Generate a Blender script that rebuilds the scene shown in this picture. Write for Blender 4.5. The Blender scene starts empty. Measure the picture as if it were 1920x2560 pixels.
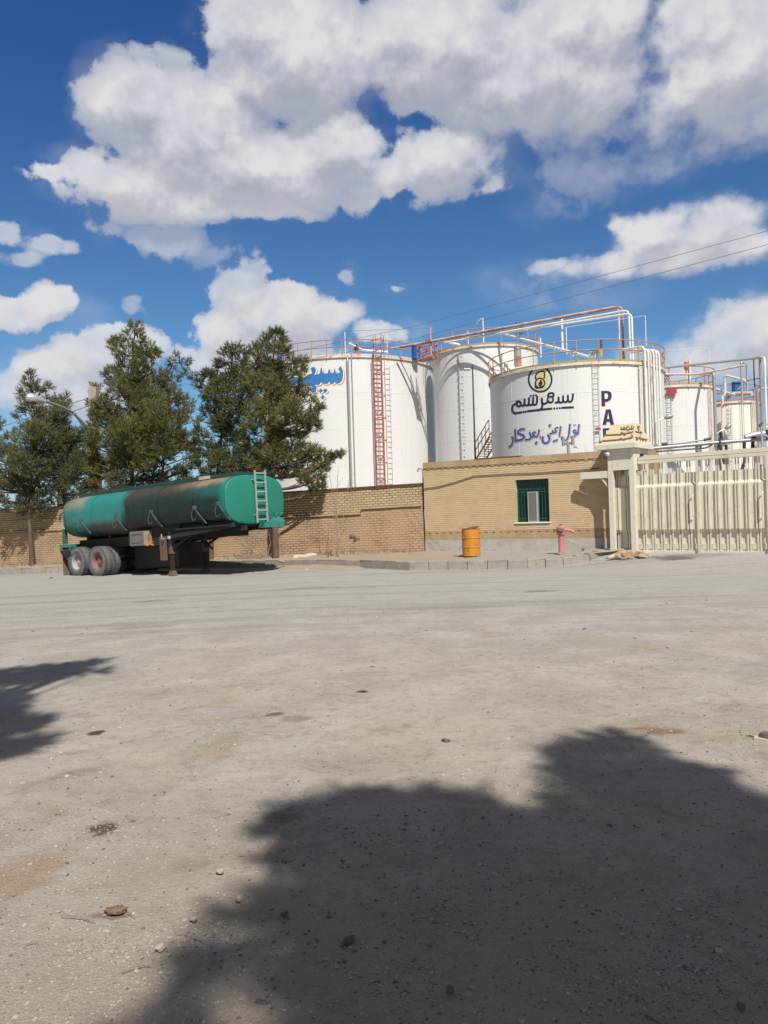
import bpy, bmesh, math, random
import numpy as np
from mathutils import Vector, Matrix
from mathutils.geometry import tessellate_polygon
random.seed(7)
RNG = np.random.default_rng(11)
SC = bpy.context.scene
COL = SC.collection
PI = math.pi
rad = math.radians

# ---------------------------------------------------------------- camera
F = 1923.0
HOR = 1290.0                       # horizon row at the middle column
ROLL = 0.030
PITCH = math.atan((HOR - 1280.0) / F)
CAM = Vector((0, 0, 1.65))
RM = (Matrix.Rotation(PI / 2 + PITCH, 3, 'X') @ Matrix.Rotation(-ROLL, 3, 'Z'))
cd = bpy.data.cameras.new('camera')
cam = bpy.data.objects.new('camera', cd)
COL.objects.link(cam)
cam.matrix_world = Matrix.Translation(CAM) @ RM.to_4x4()
cd.sensor_fit = 'VERTICAL'
cd.sensor_height = 36.0
cd.lens = 36.0 * F / 2560.0
cd.clip_start = 0.05
cd.clip_end = 20000
SC.camera = cam

def ray(px, py):
    return RM @ Vector(((px - 960) / F, (1280 - py) / F, -1.0))
def at(px, py, Y):
    d = ray(px, py)
    return CAM + d * (Y / d.y)
def on_z(px, py, z):
    d = ray(px, py)
    return CAM + d * ((z - CAM.z) / d.z)
def sstep(a, b, x):
    t = min(1, max(0, (x - a) / (b - a)))
    return t * t * (3 - 2 * t)

SUN_AZ, SUN_EL = rad(17), rad(50)
SUN = Vector((math.sin(SUN_AZ) * math.cos(SUN_EL), -math.cos(SUN_AZ) * math.cos(SUN_EL), math.sin(SUN_EL)))

# ---------------------------------------------------------------- mesh helpers
class MB:
    def __init__(s):
        s.v = []; s.f = []; s.m = []
    def add(s, vs, fs, mi=0):
        o = len(s.v)
        s.v += [tuple(v) for v in vs]
        s.f += [tuple(i + o for i in f) for f in fs]
        s.m += [mi] * len(fs)
    def box(s, x0, x1, y0, y1, z0, z1, mi=0, M=None):
        vs = [Vector(p) for p in ((x0,y0,z0),(x1,y0,z0),(x1,y1,z0),(x0,y1,z0),(x0,y0,z1),(x1,y0,z1),(x1,y1,z1),(x0,y1,z1))]
        if M is not None: vs = [M @ v for v in vs]
        s.add(vs, [(0,3,2,1),(4,5,6,7),(0,1,5,4),(1,2,6,5),(2,3,7,6),(3,0,4,7)], mi)
    def bar(s, a, b, w, h=None, mi=0, up=None):
        """square bar from a to b"""
        a = Vector(a); b = Vector(b); h = h or w
        d = (b - a).normalized()
        u = Vector(up) if up is not None else (Vector((0,0,1)) if abs(d.z) < .95 else Vector((1,0,0)))
        sx = d.cross(u).normalized(); sz = sx.cross(d)
        vs = []
        for p in (a, b):
            for i, j in ((-1,-1),(1,-1),(1,1),(-1,1)):
                vs.append(p + sx * (i * w / 2) + sz * (j * h / 2))
        s.add(vs, [(0,1,2,3),(7,6,5,4),(0,4,5,1),(1,5,6,2),(2,6,7,3),(3,7,4,0)], mi)
    def tube(s, pts, r, n=8, mi=0, caps=True, closed=False):
        pts = [Vector(p) for p in pts]
        N = len(pts)
        rs = [r[min(len(r)-1, round(k*(len(r)-1)/max(1,N-1)))] for k in range(N)] if isinstance(r, (list, tuple)) else [r] * N
        o = len(s.v); prev = None
        for i, p in enumerate(pts):
            if closed: d = pts[(i + 1) % N] - pts[i - 1]
            else: d = pts[min(i + 1, N - 1)] - pts[max(i - 1, 0)]
            d.normalize()
            if prev is None:
                u = Vector((0,0,1)) if abs(d.z) < .9 else Vector((1,0,0))
                a = d.cross(u).normalized()
            else:
                a = (prev - d * prev.dot(d)).normalized()
            prev = a; b = d.cross(a)
            for k in range(n):
                t = 2 * PI * k / n
                s.v.append(tuple(p + (a * math.cos(t) + b * math.sin(t)) * rs[i]))
        fs = []
        for i in range(N if closed else N - 1):
            j = (i + 1) % N
            for k in range(n):
                l = (k + 1) % n
                fs.append((o+i*n+k, o+i*n+l, o+j*n+l, o+j*n+k))
        if caps and not closed:
            fs.append(tuple(o + k for k in reversed(range(n))))
            fs.append(tuple(o + (N-1)*n + k for k in range(n)))
        s.f += fs; s.m += [mi] * len(fs)
    def lathe(s, prof, c=(0,0,0), n=32, mi=0, axis='z', M=None):
        o = len(s.v); c = Vector(c)
        for r, z in prof:
            for k in range(n):
                t = 2 * PI * k / n
                v = Vector((r*math.cos(t), r*math.sin(t), z))
                if M is not None: v = M @ v
                s.v.append(tuple(v + c))
        fs = []
        for i in range(len(prof)-1):
            for k in range(n):
                l = (k+1) % n
                fs.append((o+i*n+k, o+i*n+l, o+(i+1)*n+l, o+(i+1)*n+k))
        s.f += fs; s.m += [mi]*len(fs)
    def build(s, name, mat, parent=None, smooth=False, bevel=0, loc=None, rot=None):
        me = bpy.data.meshes.new(name)
        me.from_pydata(s.v, [], s.f)
        mats = mat if isinstance(mat, (list, tuple)) else [mat]
        for m in mats: me.materials.append(m)
        if len(mats) > 1: me.polygons.foreach_set('material_index', s.m)
        if smooth:
            me.polygons.foreach_set('use_smooth', [True]*len(me.polygons))
            me.set_sharp_from_angle(angle=rad(40))
        o = bpy.data.objects.new(name, me)
        COL.objects.link(o)
        if parent is not None: o.parent = parent
        if loc is not None: o.location = loc
        if rot is not None: o.rotation_euler = rot
        if bevel:
            b = o.modifiers.new('bevel', 'BEVEL'); b.width = bevel; b.segments = 2; b.limit_method = 'ANGLE'
        return o

def smooth_path(pts, it=2):
    """Chaikin corner cutting, ends kept"""
    pts = [Vector(p) for p in pts]
    for _ in range(it):
        q = [pts[0]]
        for a, b in zip(pts, pts[1:]):
            q += [a.lerp(b, .25), a.lerp(b, .75)]
        q.append(pts[-1]); pts = q
    return pts
def bend(pts, r=.3, n=5):
    """round each inner corner of a pipe run with radius r"""
    pts = [Vector(p) for p in pts]; out = [pts[0]]
    for a, b, c in zip(pts, pts[1:], pts[2:]):
        d1 = (a-b); d2 = (c-b); rr = min(r, d1.length*.45, d2.length*.45)
        p = b + d1.normalized()*rr; q = b + d2.normalized()*rr
        for k in range(n+1):
            t = k/n
            out.append(p*(1-t)**2 + b*2*t*(1-t) + q*t*t)
    out.append(pts[-1]); return out

def tag(o, label=None, cat=None, group=None, kind=None):
    if label: o['label'] = label
    if cat: o['category'] = cat
    if group: o['group'] = group
    if kind: o['kind'] = kind
    return o
def thing(name, label, cat, loc=(0,0,0), rz=0, group=None):
    o = bpy.data.objects.new(name, None)
    COL.objects.link(o); o.empty_display_size = .3
    o.location = loc; o.rotation_euler = (0,0,rz)
    return tag(o, label, cat, group)
def copy_tree(o, parent=None):
    c = o.copy(); COL.objects.link(c)
    if parent is not None: c.parent = parent
    for ch in list(o.children): copy_tree(ch, c)
    return c

# ---------------------------------------------------------------- materials
class NT:
    def __init__(s, tree): s.t = tree; s.N = tree.nodes; s.L = tree.links
    def n(s, typ, **kw):
        nd = s.N.new(typ)
        ins = kw.pop('i', {})
        for k, v in kw.items(): setattr(nd, k, v)
        for k, v in ins.items():
            if hasattr(v, 'is_linked'): s.L.new(v, nd.inputs[k])
            else: nd.inputs[k].default_value = v
        return nd
    def math(s, op, a, b=0.0, c=0.0, clamp=False):
        nd = s.n('ShaderNodeMath', operation=op, use_clamp=clamp)
        for k, v in enumerate((a, b, c)):
            if hasattr(v, 'is_linked'): s.L.new(v, nd.inputs[k])
            else: nd.inputs[k].default_value = v
        return nd.outputs[0]
    def vmath(s, op, a, b=(0,0,0)):
        nd = s.n('ShaderNodeVectorMath', operation=op)
        for k, v in enumerate((a, b)):
            if hasattr(v, 'is_linked'): s.L.new(v, nd.inputs[k])
            else: nd.inputs[k].default_value = v
        return nd
    def noise(s, vec, scale, detail=4, rough=.55, dist=0.0):
        return s.n('ShaderNodeTexNoise', i={'Vector': vec, 'Scale': scale, 'Detail': detail, 'Roughness': rough, 'Distortion': dist}).outputs[0]
    def ramp(s, x, a, b, smooth=True):
        nd = s.n('ShaderNodeMapRange', interpolation_type='SMOOTHSTEP' if smooth else 'LINEAR')
        s.L.new(x, nd.inputs['Value']); nd.inputs['From Min'].default_value = a; nd.inputs['From Max'].default_value = b
        return nd.outputs[0]
    def mix(s, f, a, b, mode='MIX'):
        nd = s.n('ShaderNodeMix', data_type='RGBA', blend_type=mode)
        for k, v in ((0, f), (6, a), (7, b)):
            if hasattr(v, 'is_linked'): s.L.new(v, nd.inputs[k])
            elif k == 0: nd.inputs[0].default_value = v
            else: nd.inputs[k].default_value = (*v[:3], 1)
        return nd.outputs[2]
    def pos(s, kind='Object'): return s.n('ShaderNodeTexCoord').outputs[kind]
    def scaled(s, vec, sc):
        return s.vmath('MULTIPLY', vec, sc).outputs[0]
    def xyz(s, vec):
        nd = s.n('ShaderNodeSeparateXYZ'); s.L.new(vec, nd.inputs[0]); return nd.outputs

def new_mat(name):
    m = bpy.data.materials.new(name); m.use_nodes = True
    t = NT(m.node_tree); b = m.node_tree.nodes['Principled BSDF']
    return m, t, b
def bump(t, b, h, strength=.3, dist=.02):
    nd = t.n('ShaderNodeBump', i={'Strength': strength, 'Distance': dist, 'Height': h})
    t.L.new(nd.outputs[0], b.inputs['Normal'])
def paint(name, col, col2=None, rough=.5, metal=0, scale=6, amt=.5, dirt=None, dirt_amt=.35, bumps=0.0, stretch=(1,1,1), streak=None):
    """paint with blotchy variation towards col2 and irregular dirt or rust spots"""
    m, t, b = new_mat(name)
    p = t.pos()
    if stretch != (1,1,1): p2 = t.scaled(p, stretch)
    else: p2 = p
    col2 = col2 or tuple(c*.75 for c in col)
    f = t.math('MULTIPLY', t.ramp(t.noise(p2, scale, 6, .6), .35, .7), amt)
    c = t.mix(f, col, col2)
    if dirt:
        g = t.math('MULTIPLY', t.ramp(t.noise(p2, scale*2.3, 8, .65, .4), .52, .68), dirt_amt)
        c = t.mix(g, c, dirt)
    if streak:
        sv = t.scaled(p, (1.6,1.6,.11)); k = t.math('MULTIPLY', t.ramp(t.noise(sv, 2.6, 6, .62), .57, .72), t.ramp(t.noise(p, .35, 3), .35, .65))
        c = t.mix(t.math('MULTIPLY', k, .42), c, streak)
    t.L.new(c, b.inputs['Base Color'])
    b.inputs['Roughness'].default_value = rough; b.inputs['Metallic'].default_value = metal
    if bumps: bump(t, b, t.noise(p, scale*6, 5), bumps, .01)
    return m

M = {}
M['tank_white'] = paint('tank_white', (.69,.69,.672), (.65,.648,.622), .45, scale=.5, amt=.55, dirt=(.55,.5,.42), dirt_amt=.12, stretch=(3,3,.35), streak=(.46,.42,.36))
M['tank_grey'] = paint('tank_grey', (.70,.70,.69), (.64,.645,.635), .5, scale=.6, amt=.55, dirt=(.48,.48,.47), dirt_amt=.2, stretch=(2.5,2.5,.4), streak=(.46,.45,.43))
M['tank_cream'] = paint('tank_cream', (.76,.74,.66), (.66,.63,.54), .5, scale=.6, amt=.5, dirt=(.5,.45,.36), dirt_amt=.15, stretch=(2,2,.4), streak=(.48,.4,.3))
M['white'] = paint('white_paint', (.74,.73,.69), (.62,.58,.52), .5, scale=2, dirt=(.35,.2,.12), dirt_amt=.25)
M['white_rust'] = paint('white_rust', (.70,.66,.60), (.50,.33,.23), .55, scale=1.6, amt=.7, dirt=(.28,.12,.07), dirt_amt=.6)
M['rust_pipe'] = paint('rust_pipe', (.24,.10,.07), (.45,.28,.2), .65, scale=1.4, amt=.8, dirt=(.6,.55,.5), dirt_amt=.5)
M['red_rail'] = paint('red_rail', (.45,.13,.08), (.40,.2,.13), .55, scale=4, dirt=(.24,.1,.07), dirt_amt=.4)
M['red_ladder'] = paint('red_ladder', (.55,.13,.06), (.5,.22,.14), .5, scale=4, dirt=(.3,.1,.06), dirt_amt=.3)
M['brown_rail'] = paint('brown_rail', (.40,.24,.14), (.46,.31,.15), .55, scale=4, dirt=(.2,.1,.06), dirt_amt=.4)
M['yellow_rail'] = paint('yellow_rail', (.44,.32,.05), (.36,.24,.07), .55, scale=3, dirt=(.25,.13,.06), dirt_amt=.5)
M['grey_metal'] = paint('grey_metal', (.36,.36,.36), (.27,.27,.27), .45, .3, scale=3, dirt=(.2,.17,.14), dirt_amt=.35)
M['galv'] = paint('galvanised', (.48,.49,.49), (.36,.37,.38), .4, .4, scale=5)
M['dark_metal'] = paint('dark_metal', (.06,.055,.05), (.10,.08,.065), .6, scale=5, dirt=(.14,.09,.06), dirt_amt=.4)
M['black'] = paint('black_rubber', (.018,.018,.018), (.03,.03,.03), .6)
M['gate'] = paint('gate_cream', (.68,.64,.51), (.61,.565,.43), .5, scale=2.2, amt=.5, dirt=(.34,.28,.19), dirt_amt=.3)
M['booth'] = paint('booth_cream', (.69,.66,.55), (.63,.60,.48), .5, scale=2.2, amt=.4, dirt=(.36,.3,.22), dirt_amt=.3)
M['booth_roof'] = paint('booth_roof', (.68,.54,.34), (.66,.58,.44), .6, scale=2.0, amt=.6)
M['letter_brown'] = paint('letter_brown', (.21,.16,.11), (.28,.22,.15), .6)
M['navy'] = paint('navy_paint', (.022,.022,.055), (.03,.03,.07), .45, scale=4)
M['blue_sign'] = paint('blue_sign', (.03,.16,.42), (.05,.22,.48), .45, scale=3, stretch=(2,2,.4))
M['blue_text'] = paint('blue_text', (.025,.13,.30), (.06,.06,.22), .45, scale=2)
M['orange_sign'] = paint('orange_sign', (.62,.28,.06), (.55,.3,.1), .45)
M['pink_text'] = paint('pink_text', (.62,.22,.26), (.5,.2,.3), .45)
M['sign_white'] = paint('sign_white', (.8,.79,.75), (.76,.75,.7), .5)
M['logo_yellow'] = paint('logo_yellow', (.66,.58,.22), (.7,.63,.35), .5)
M['blue_metal'] = paint('blue_metal', (.02,.10,.30), (.03,.14,.34), .4)
M['orange_box'] = paint('orange_box', (.62,.10,.03), (.5,.1,.04), .45)
M['flag'] = paint('flag_magenta', (.40,.04,.09), (.34,.05,.1), .7)
M['drum'] = paint('drum_orange', (.55,.235,.028), (.47,.2,.03), .42, scale=3, amt=.6, dirt=(.2,.08,.03), dirt_amt=.5, stretch=(1,1,.6))
M['rust'] = paint('rust', (.13,.055,.035), (.2,.09,.05), .8, scale=8)
M['hydrant'] = paint('hydrant_pink', (.52,.19,.20), (.45,.16,.165), .5, scale=7, dirt=(.42,.18,.1), dirt_amt=.55)
M['hydrant_cap'] = paint('hydrant_cap', (.25,.12,.1), (.18,.09,.08), .6, scale=12)
M['cement'] = paint('cement', (.42,.405,.375), (.34,.325,.30), .9, scale=2.2, amt=.7, dirt=(.16,.15,.14), dirt_amt=.5, bumps=.3, stretch=(1,1,1.6))
M['kerb'] = paint('kerb_concrete', (.34,.30,.25), (.25,.22,.185), .9, scale=3, amt=.7, dirt=(.18,.15,.12), dirt_amt=.5, bumps=.5)
M['concrete'] = paint('concrete', (.36,.32,.25), (.3,.26,.2), .9, scale=4, bumps=.3)
M['green_paint'] = paint('green_paint', (.008,.10,.075), (.012,.07,.06), .4, scale=3)
M['green_dark'] = paint('green_dark', (.006,.045,.04), (.004,.03,.03), .3, scale=3)
M['screen_grey'] = paint('screen_grey', (.15,.145,.12), (.12,.115,.1), .7, scale=40, stretch=(1,1,.05))
M['alu'] = paint('aluminium', (.55,.57,.57), (.45,.47,.47), .35, .5)
M['bark'] = paint('bark', (.10,.062,.042), (.17,.115,.08), .95, scale=9, amt=.8, bumps=.9, stretch=(1,1,.35))
M['twig'] = paint('twig', (.30,.22,.16), (.22,.16,.11), .9, scale=9)
M['dead_twig'] = paint('dead_twig', (.26,.21,.16), (.2,.16,.12), .9, scale=9)
M['stone'] = paint('stone', (.30,.27,.23), (.4,.36,.3), .9, scale=7, bumps=.4)
M['pale_stone'] = paint('pale_stone', (.50,.43,.34), (.42,.35,.27), .9, scale=5, bumps=.3)
M['camera_white'] = paint('camera_white', (.7,.7,.68), None, .35)
M['wire'] = paint('wire', (.14,.16,.19), None, .5)
M['cable'] = paint('cable', (.10,.07,.05), None, .6)
M['tyre'] = paint('tyre', (.12,.122,.12), (.17,.17,.163), .85, scale=7, amt=.7, dirt=(.2,.185,.16), dirt_amt=.35, bumps=.15)
M['rim_grey'] = paint('rim_grey', (.36,.36,.34), (.26,.25,.23), .55, scale=8)
M['rim_red'] = paint('rim_red', (.26,.13,.105), (.2,.11,.09), .6, scale=8)
M['chassis'] = paint('chassis', (.016,.015,.014), (.03,.025,.02), .75, scale=4)
M['toolbox'] = paint('toolbox', (.17,.165,.16), (.13,.12,.115), .6, scale=6)
M['toolbox_side'] = paint('toolbox_side', (.36,.28,.2), (.28,.12,.05), .7, scale=4, amt=.9)
M['mudflap'] = paint('mudflap', (.16,.125,.09), (.12,.095,.07), .85, scale=4)
M['legsteel'] = paint('legsteel', (.15,.09,.065), (.10,.07,.055), .7, scale=5)
M['tealplate'] = paint('tealplate', (.02,.19,.15), (.05,.2,.16), .5, scale=5, dirt=(.2,.16,.11), dirt_amt=.4)
M['bracket'] = paint('bracket', (.03,.09,.08), (.14,.17,.16), .45, scale=7)
M['coaming'] = paint('coaming_green', (.010,.055,.047), (.03,.045,.038), .6, scale=2.5, amt=.9, dirt=(.12,.09,.065), dirt_amt=.4)
M['leaf'] = paint('leaf_litter', (.16,.10,.065), (.22,.15,.1), .95, scale=30)
M['tarp'] = paint('tarp', (.012,.013,.014), None, .55)

def mat_brick(name, c1, c2, mortar, bw, bh, ms, rough_amt, mudcol=None, mud=0.0, bstr=.8):
    m, t, b = new_mat(name)
    p = t.pos(); s = t.xyz(p)
    cmb = t.n('ShaderNodeCombineXYZ', i={'X': s[0], 'Y': s[2]}).outputs[0]
    wob = t.n('ShaderNodeTexNoise', i={'Vector': cmb, 'Scale': 5.0, 'Detail': 3}).outputs['Color']
    wv = t.vmath('SCALE', t.vmath('SUBTRACT', wob, (.5,.5,.5)).outputs[0]); wv.inputs['Scale'].default_value = rough_amt
    v = t.vmath('ADD', cmb, wv.outputs[0]).outputs[0]
    bk = t.n('ShaderNodeTexBrick', i={'Vector': v, 'Color1': (*c1,1), 'Color2': (*c2,1), 'Mortar': (*mortar,1), 'Scale': 1.0,
             'Mortar Size': ms, 'Mortar Smooth': .3, 'Bias': 0.0, 'Brick Width': bw, 'Row Height': bh})
    bk.offset = .5
    c = bk.outputs['Color']
    n1 = t.noise(cmb, 1.1, 6, .6)
    c = t.mix(t.math('MULTIPLY', t.ramp(n1, .35, .7), .35), c, tuple(x*.72 for x in c1))
    h = t.math('SUBTRACT', 1.0, bk.outputs['Fac'])
    if mudcol:
        mm = t.math('MULTIPLY', t.ramp(t.noise(cmb, .9, 7, .65, .6), .38, .55), mud)
        c = t.mix(mm, c, mudcol)
        h = t.math('MULTIPLY', h, t.math('SUBTRACT', 1.0, t.math('MULTIPLY', mm, .55)))
    h = t.math('ADD', h, t.math('MULTIPLY', t.noise(v, 30, 5), .5))
    t.L.new(c, b.inputs['Base Color']); b.inputs['Roughness'].default_value = .95
    bump(t, b, h, bstr, .03)
    return m
M['brick_rough'] = mat_brick('brick_rough', (.56,.43,.26), (.45,.34,.20), (.17,.115,.065), .22, .09, .016, .035, (.5,.37,.22), .3, 1.0)
M['brick_mud'] = mat_brick('brick_mud', (.43,.305,.195), (.375,.26,.16), (.17,.11,.07), .24, .09, .014, .05, (.45,.31,.19), .75, 1.0)
M['brick_fine'] = paint('brick_fine', (.57,.44,.275), (.49,.365,.215), .95, scale=1.3, amt=.8, dirt=(.36,.24,.12), dirt_amt=.35, bumps=.25, stretch=(1,1,2.2))
M['brick_soldier'] = mat_brick('brick_soldier', (.51,.38,.225), (.45,.33,.19), (.34,.24,.13), .062, .5, .006, .003, (.33,.21,.11), .5, .5)
# ---------------------------------------------------------------- sky, sun
def ang(px, py):
    d = ray(px, py)
    return math.atan2(d.x, d.y) * 1923, math.atan2(d.z, math.hypot(d.x, d.y)) * 1923

# cumulus banks: (image column, row, half width, half height, weight, density)
CLOUDS = [
 # big bank upper left
 (365,275,150,125,1,1),(470,330,210,160,1,1),(650,430,270,110,1,1),(330,450,190,75,1,1),(130,432,62,34,.9,1),
 (440,500,250,55,1,1),(740,150,230,210,1.1,1),(830,370,140,120,1,1),(640,60,150,120,1,1),(600,520,200,38,.9,1),
 (395,150,110,42,.62,.6),(262,560,60,34,.55,.5),(900,470,80,50,.7,.8),
 # middle and upper right
 (1100,110,260,190,1.2,1),(1105,395,165,95,1.05,1),(1235,445,75,42,.8,1),(1010,440,70,50,.8,1),(1310,190,290,170,1.15,1),(1420,80,220,130,1.1,1),
 (1480,230,190,110,.9,.9),(1830,160,240,180,1.15,1),(1760,60,170,120,1.1,1),(1900,290,190,70,.9,.8),(1640,300,200,60,.7,.6),
 (1650,380,260,60,.42,.35),(1420,440,130,90,.36,.32),(1890,370,70,40,.5,.4),
 # right middle bank
 (1650,590,130,72,1,1),(1770,580,130,72,1,1),(1590,650,130,45,1,1),(1840,625,110,48,1,1),(1700,650,200,48,1,1),(1372,670,45,18,.8,.75),(1470,678,80,22,.7,.8),(1550,560,40,30,.6,1),
 (1420,720,160,50,.3,.25),
 # right low bank
 (1880,840,160,100,1,1),(1800,900,150,70,1,1),(1940,790,110,60,1,1),(1700,930,120,60,.75,.8),(1620,900,60,40,.5,.5),
 # left small and low banks
 (10,575,55,24,.7,.6),(60,640,60,22,.6,.55),(140,612,70,26,.65,.6),(420,600,80,48,.62,.55),(360,590,40,40,.5,.5),
 (60,765,140,46,1,1),(135,740,70,36,1,1),(10,775,80,44,1,1),
 (250,880,150,68,1,1),(300,850,110,50,1,1),(120,905,100,48,1,1),(200,970,230,70,.9,.85),
 (690,810,170,90,1,1),(720,760,90,58,1,1),(810,800,80,44,.9,1),(580,840,110,66,.95,1),(590,740,80,70,.75,.75),(645,680,50,36,.6,.6),(560,650,110,30,.34,.3),(640,900,220,60,.9,.9),
 (960,835,75,28,.9,.9),(975,723,20,12,.7,.7),(862,688,22,24,.55,.5),(300,780,60,20,.4,.35),(330,760,30,14,.4,.35),
]
HOLES = [(935,285,60,75,.62),(1640,80,46,120,.66),(1665,195,80,34,.5),(860,62,90,34,.5),(1006,132,70,30,.5),(545,140,50,50,.5)]

def build_world():
    w = bpy.data.worlds.new('World'); SC.world = w; w.use_nodes = True
    tr = w.node_tree; tr.nodes.clear(); t = NT(tr)
    g = bpy.data.node_groups.new('cloud_field', 'ShaderNodeTree')
    g.interface.new_socket('P', in_out='INPUT', socket_type='NodeSocketVector')
    g.interface.new_socket('D', in_out='OUTPUT', socket_type='NodeSocketFloat')
    g.interface.new_socket('Dens', in_out='OUTPUT', socket_type='NodeSocketFloat')
    q = NT(g); gi = q.n('NodeGroupInput'); go = q.n('NodeGroupOutput')
    P = gi.outputs[0]
    acc = None; den = None
    for cx, cy, rx, ry, wt, ds in CLOUDS + [(a,b,c,d,-e,0) for a,b,c,d,e in HOLES]:
        u, v = ang(cx, cy); u2, v2 = ang(cx+rx, cy); u3, v3 = ang(cx, cy-ry)
        Rx = abs(u2-u)*1.12; Ry = abs(v3-v)*1.12
        d = q.vmath('SUBTRACT', P, (u, v, 0)).outputs[0]
        d = q.vmath('MULTIPLY', d, (1/Rx, 1/Ry, 0)).outputs[0]
        r2 = q.vmath('DOT_PRODUCT', d, d).outputs['Value']
        r2 = q.n('ShaderNodeVectorMath', operation='DOT_PRODUCT'); q.L.new(d, r2.inputs[0]); q.L.new(d, r2.inputs[1]); r2 = r2.outputs['Value']
        if wt > 0:
            k = (.62 + 1.78*min(1, min(Rx, Ry)/110))*wt
            f = q.math('MULTIPLY_ADD', q.math('POWER', r2, .75), -k, k)
            f = q.math('MAXIMUM', f, -1.5)
            acc = f if acc is None else q.math('SMOOTH_MAX', acc, f, .7)
            fd = q.math('MULTIPLY', q.math('MULTIPLY_ADD', r2, -.8, 1.3, clamp=True), ds)
            den = fd if den is None else q.math('MAXIMUM', den, fd)
        else:
            f = q.math('MULTIPLY', q.math('SUBTRACT', 1.0, r2, clamp=True), -wt*.95)
            acc = q.math('SUBTRACT', acc, f)
    q.L.new(acc, go.inputs[0]); q.L.new(den, go.inputs[1])

    dirv = t.pos('Generated')
    s = t.xyz(dirv)
    az = t.math('MULTIPLY', t.math('ARCTAN2', s[0], s[1]), 1923)
    hyp = t.math('SQRT', t.math('ADD', t.math('MULTIPLY', s[0], s[0]), t.math('MULTIPLY', s[1], s[1])))
    el = t.math('MULTIPLY', t.math('ARCTAN2', s[2], hyp), 1923)
    P0 = t.n('ShaderNodeCombineXYZ', i={'X': az, 'Y': el}).outputs[0]
    # fractal warp of the sky position: billows at the rims
    def warp(vec, sc, amp, det=4):
        n = t.n('ShaderNodeTexNoise', i={'Vector': vec, 'Scale': sc, 'Detail': det, 'Roughness': .6}).outputs['Color']
        d = t.vmath('SUBTRACT', n, (.5,.5,.5)).outputs[0]
        return t.vmath('MULTIPLY', d, (amp, amp, 0)).outputs[0]
    w1 = warp(dirv, 7.0, 90, 3)
    w2 = warp(dirv, 24.0, 40, 6)
    P1 = t.vmath('ADD', P0, w1).outputs[0]
    P1 = t.vmath('ADD', P1, w2).outputs[0]
    # unseen ragged cloud cover, added outside the view to make the fill light less blue
    outm = t.math('MAXIMUM', t.ramp(el, 1300, 1500), t.ramp(t.math('ABSOLUTE', az), 1020, 1200))
    outf = t.math('MULTIPLY', t.math('SUBTRACT', t.noise(dirv, 3.2, 6, .6), .37), 7)
    def field(vec):
        nd = t.n('ShaderNodeGroup'); nd.node_tree = g
        t.L.new(vec, nd.inputs[0]); return nd.outputs
    A = field(P1)
    B = field(t.vmath('ADD', P1, (-10, 55, 0)).outputs[0])
    def billow(vec, det):
        fb = t.math('SUBTRACT', t.noise(vec, 11, det, .66), .5)
        wv = t.n('ShaderNodeTexNoise', i={'Vector': vec, 'Scale': 40, 'Detail': 3}).outputs['Color']
        vv = t.vmath('ADD', vec, t.vmath('MULTIPLY', t.vmath('SUBTRACT', wv, (.5,.5,.5)).outputs[0], (.03,.03,.03)).outputs[0]).outputs[0]
        h = t.math('MULTIPLY', fb, 1.9)
        for sc, am in ((22, .55), (52, .28))[:2 if det > 6 else 1]:
            v = t.n('ShaderNodeTexVoronoi', feature='SMOOTH_F1', i={'Vector': vv, 'Scale': sc, 'Smoothness': .35}).outputs['Distance']
            h = t.math('ADD', h, t.math('MULTIPLY', t.math('SUBTRACT', .42, v), am))
        return h
    n_f = billow(dirv, 13)
    n_up = billow(t.vmath('ADD', dirv, (-.003, 0, .010)).outputs[0], 4)
    n_0 = billow(dirv, 4)
    n_c = t.math('SUBTRACT', t.noise(dirv, 9, 5, .5), .5)
    a0 = t.n('ShaderNodeMix', data_type='FLOAT', i={0: outm, 2: A[0], 3: outf}).outputs[0]
    dn = t.math('MAXIMUM', A[1], t.math('MULTIPLY', outm, .85))
    D = t.math('ADD', t.math('ADD', a0, .06), t.math('MULTIPLY', n_f, 1.7))
    soft = t.ramp(t.math('ADD', n_c, t.math('MULTIPLY', az, .00016)), -.10, .16)
    alpha = t.n('ShaderNodeMix', data_type='FLOAT', i={0: soft, 2: t.ramp(D, -.06, .34), 3: t.ramp(D, -.45, 1.05)}).outputs[0]
    wisp = t.math('MULTIPLY', dn, t.math('ADD', .95, t.math('MULTIPLY', n_f, .5)), clamp=True)
    alpha = t.math('MULTIPLY', alpha, t.math('MINIMUM', wisp, 1.0))
    # thin high veil near the banks
    veil = t.math('MULTIPLY', t.ramp(A[0], -.75, .1), t.math('MULTIPLY', t.ramp(n_c, -.08, .25), .22))
    alpha = t.math('MAXIMUM', alpha, veil)
    # relief: tops and rims brighter, bellies grey
    up = t.math('SUBTRACT', A[0], B[0])
    puff = t.noise(dirv, 24, 6, .55)
    rel = t.math('ADD', t.math('MULTIPLY', up, .5), t.math('MULTIPLY', t.math('SUBTRACT', n_0, n_up), .85))
    lit = t.ramp(rel, -.42, .42)
    rim = t.ramp(D, 1.25, .15)
    lit = t.math('ADD', t.math('MULTIPLY', lit, .75), t.math('MULTIPLY', rim, .30), clamp=True)
    ccol = t.mix(lit, (3.95,4.05,4.55), (7.2,7.1,7.15))
    low = t.ramp(el, 950, 150)                     # lower banks: whiter
    ccol = t.mix(t.math('MULTIPLY', outm, .8), ccol, (1.15,1.05,.90))  # added unseen cover kept dim and warm, for a neutral fill in the shade
    ccol = t.mix(t.math('MULTIPLY', low, .35), ccol, (6.2,6.05,5.95))
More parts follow.
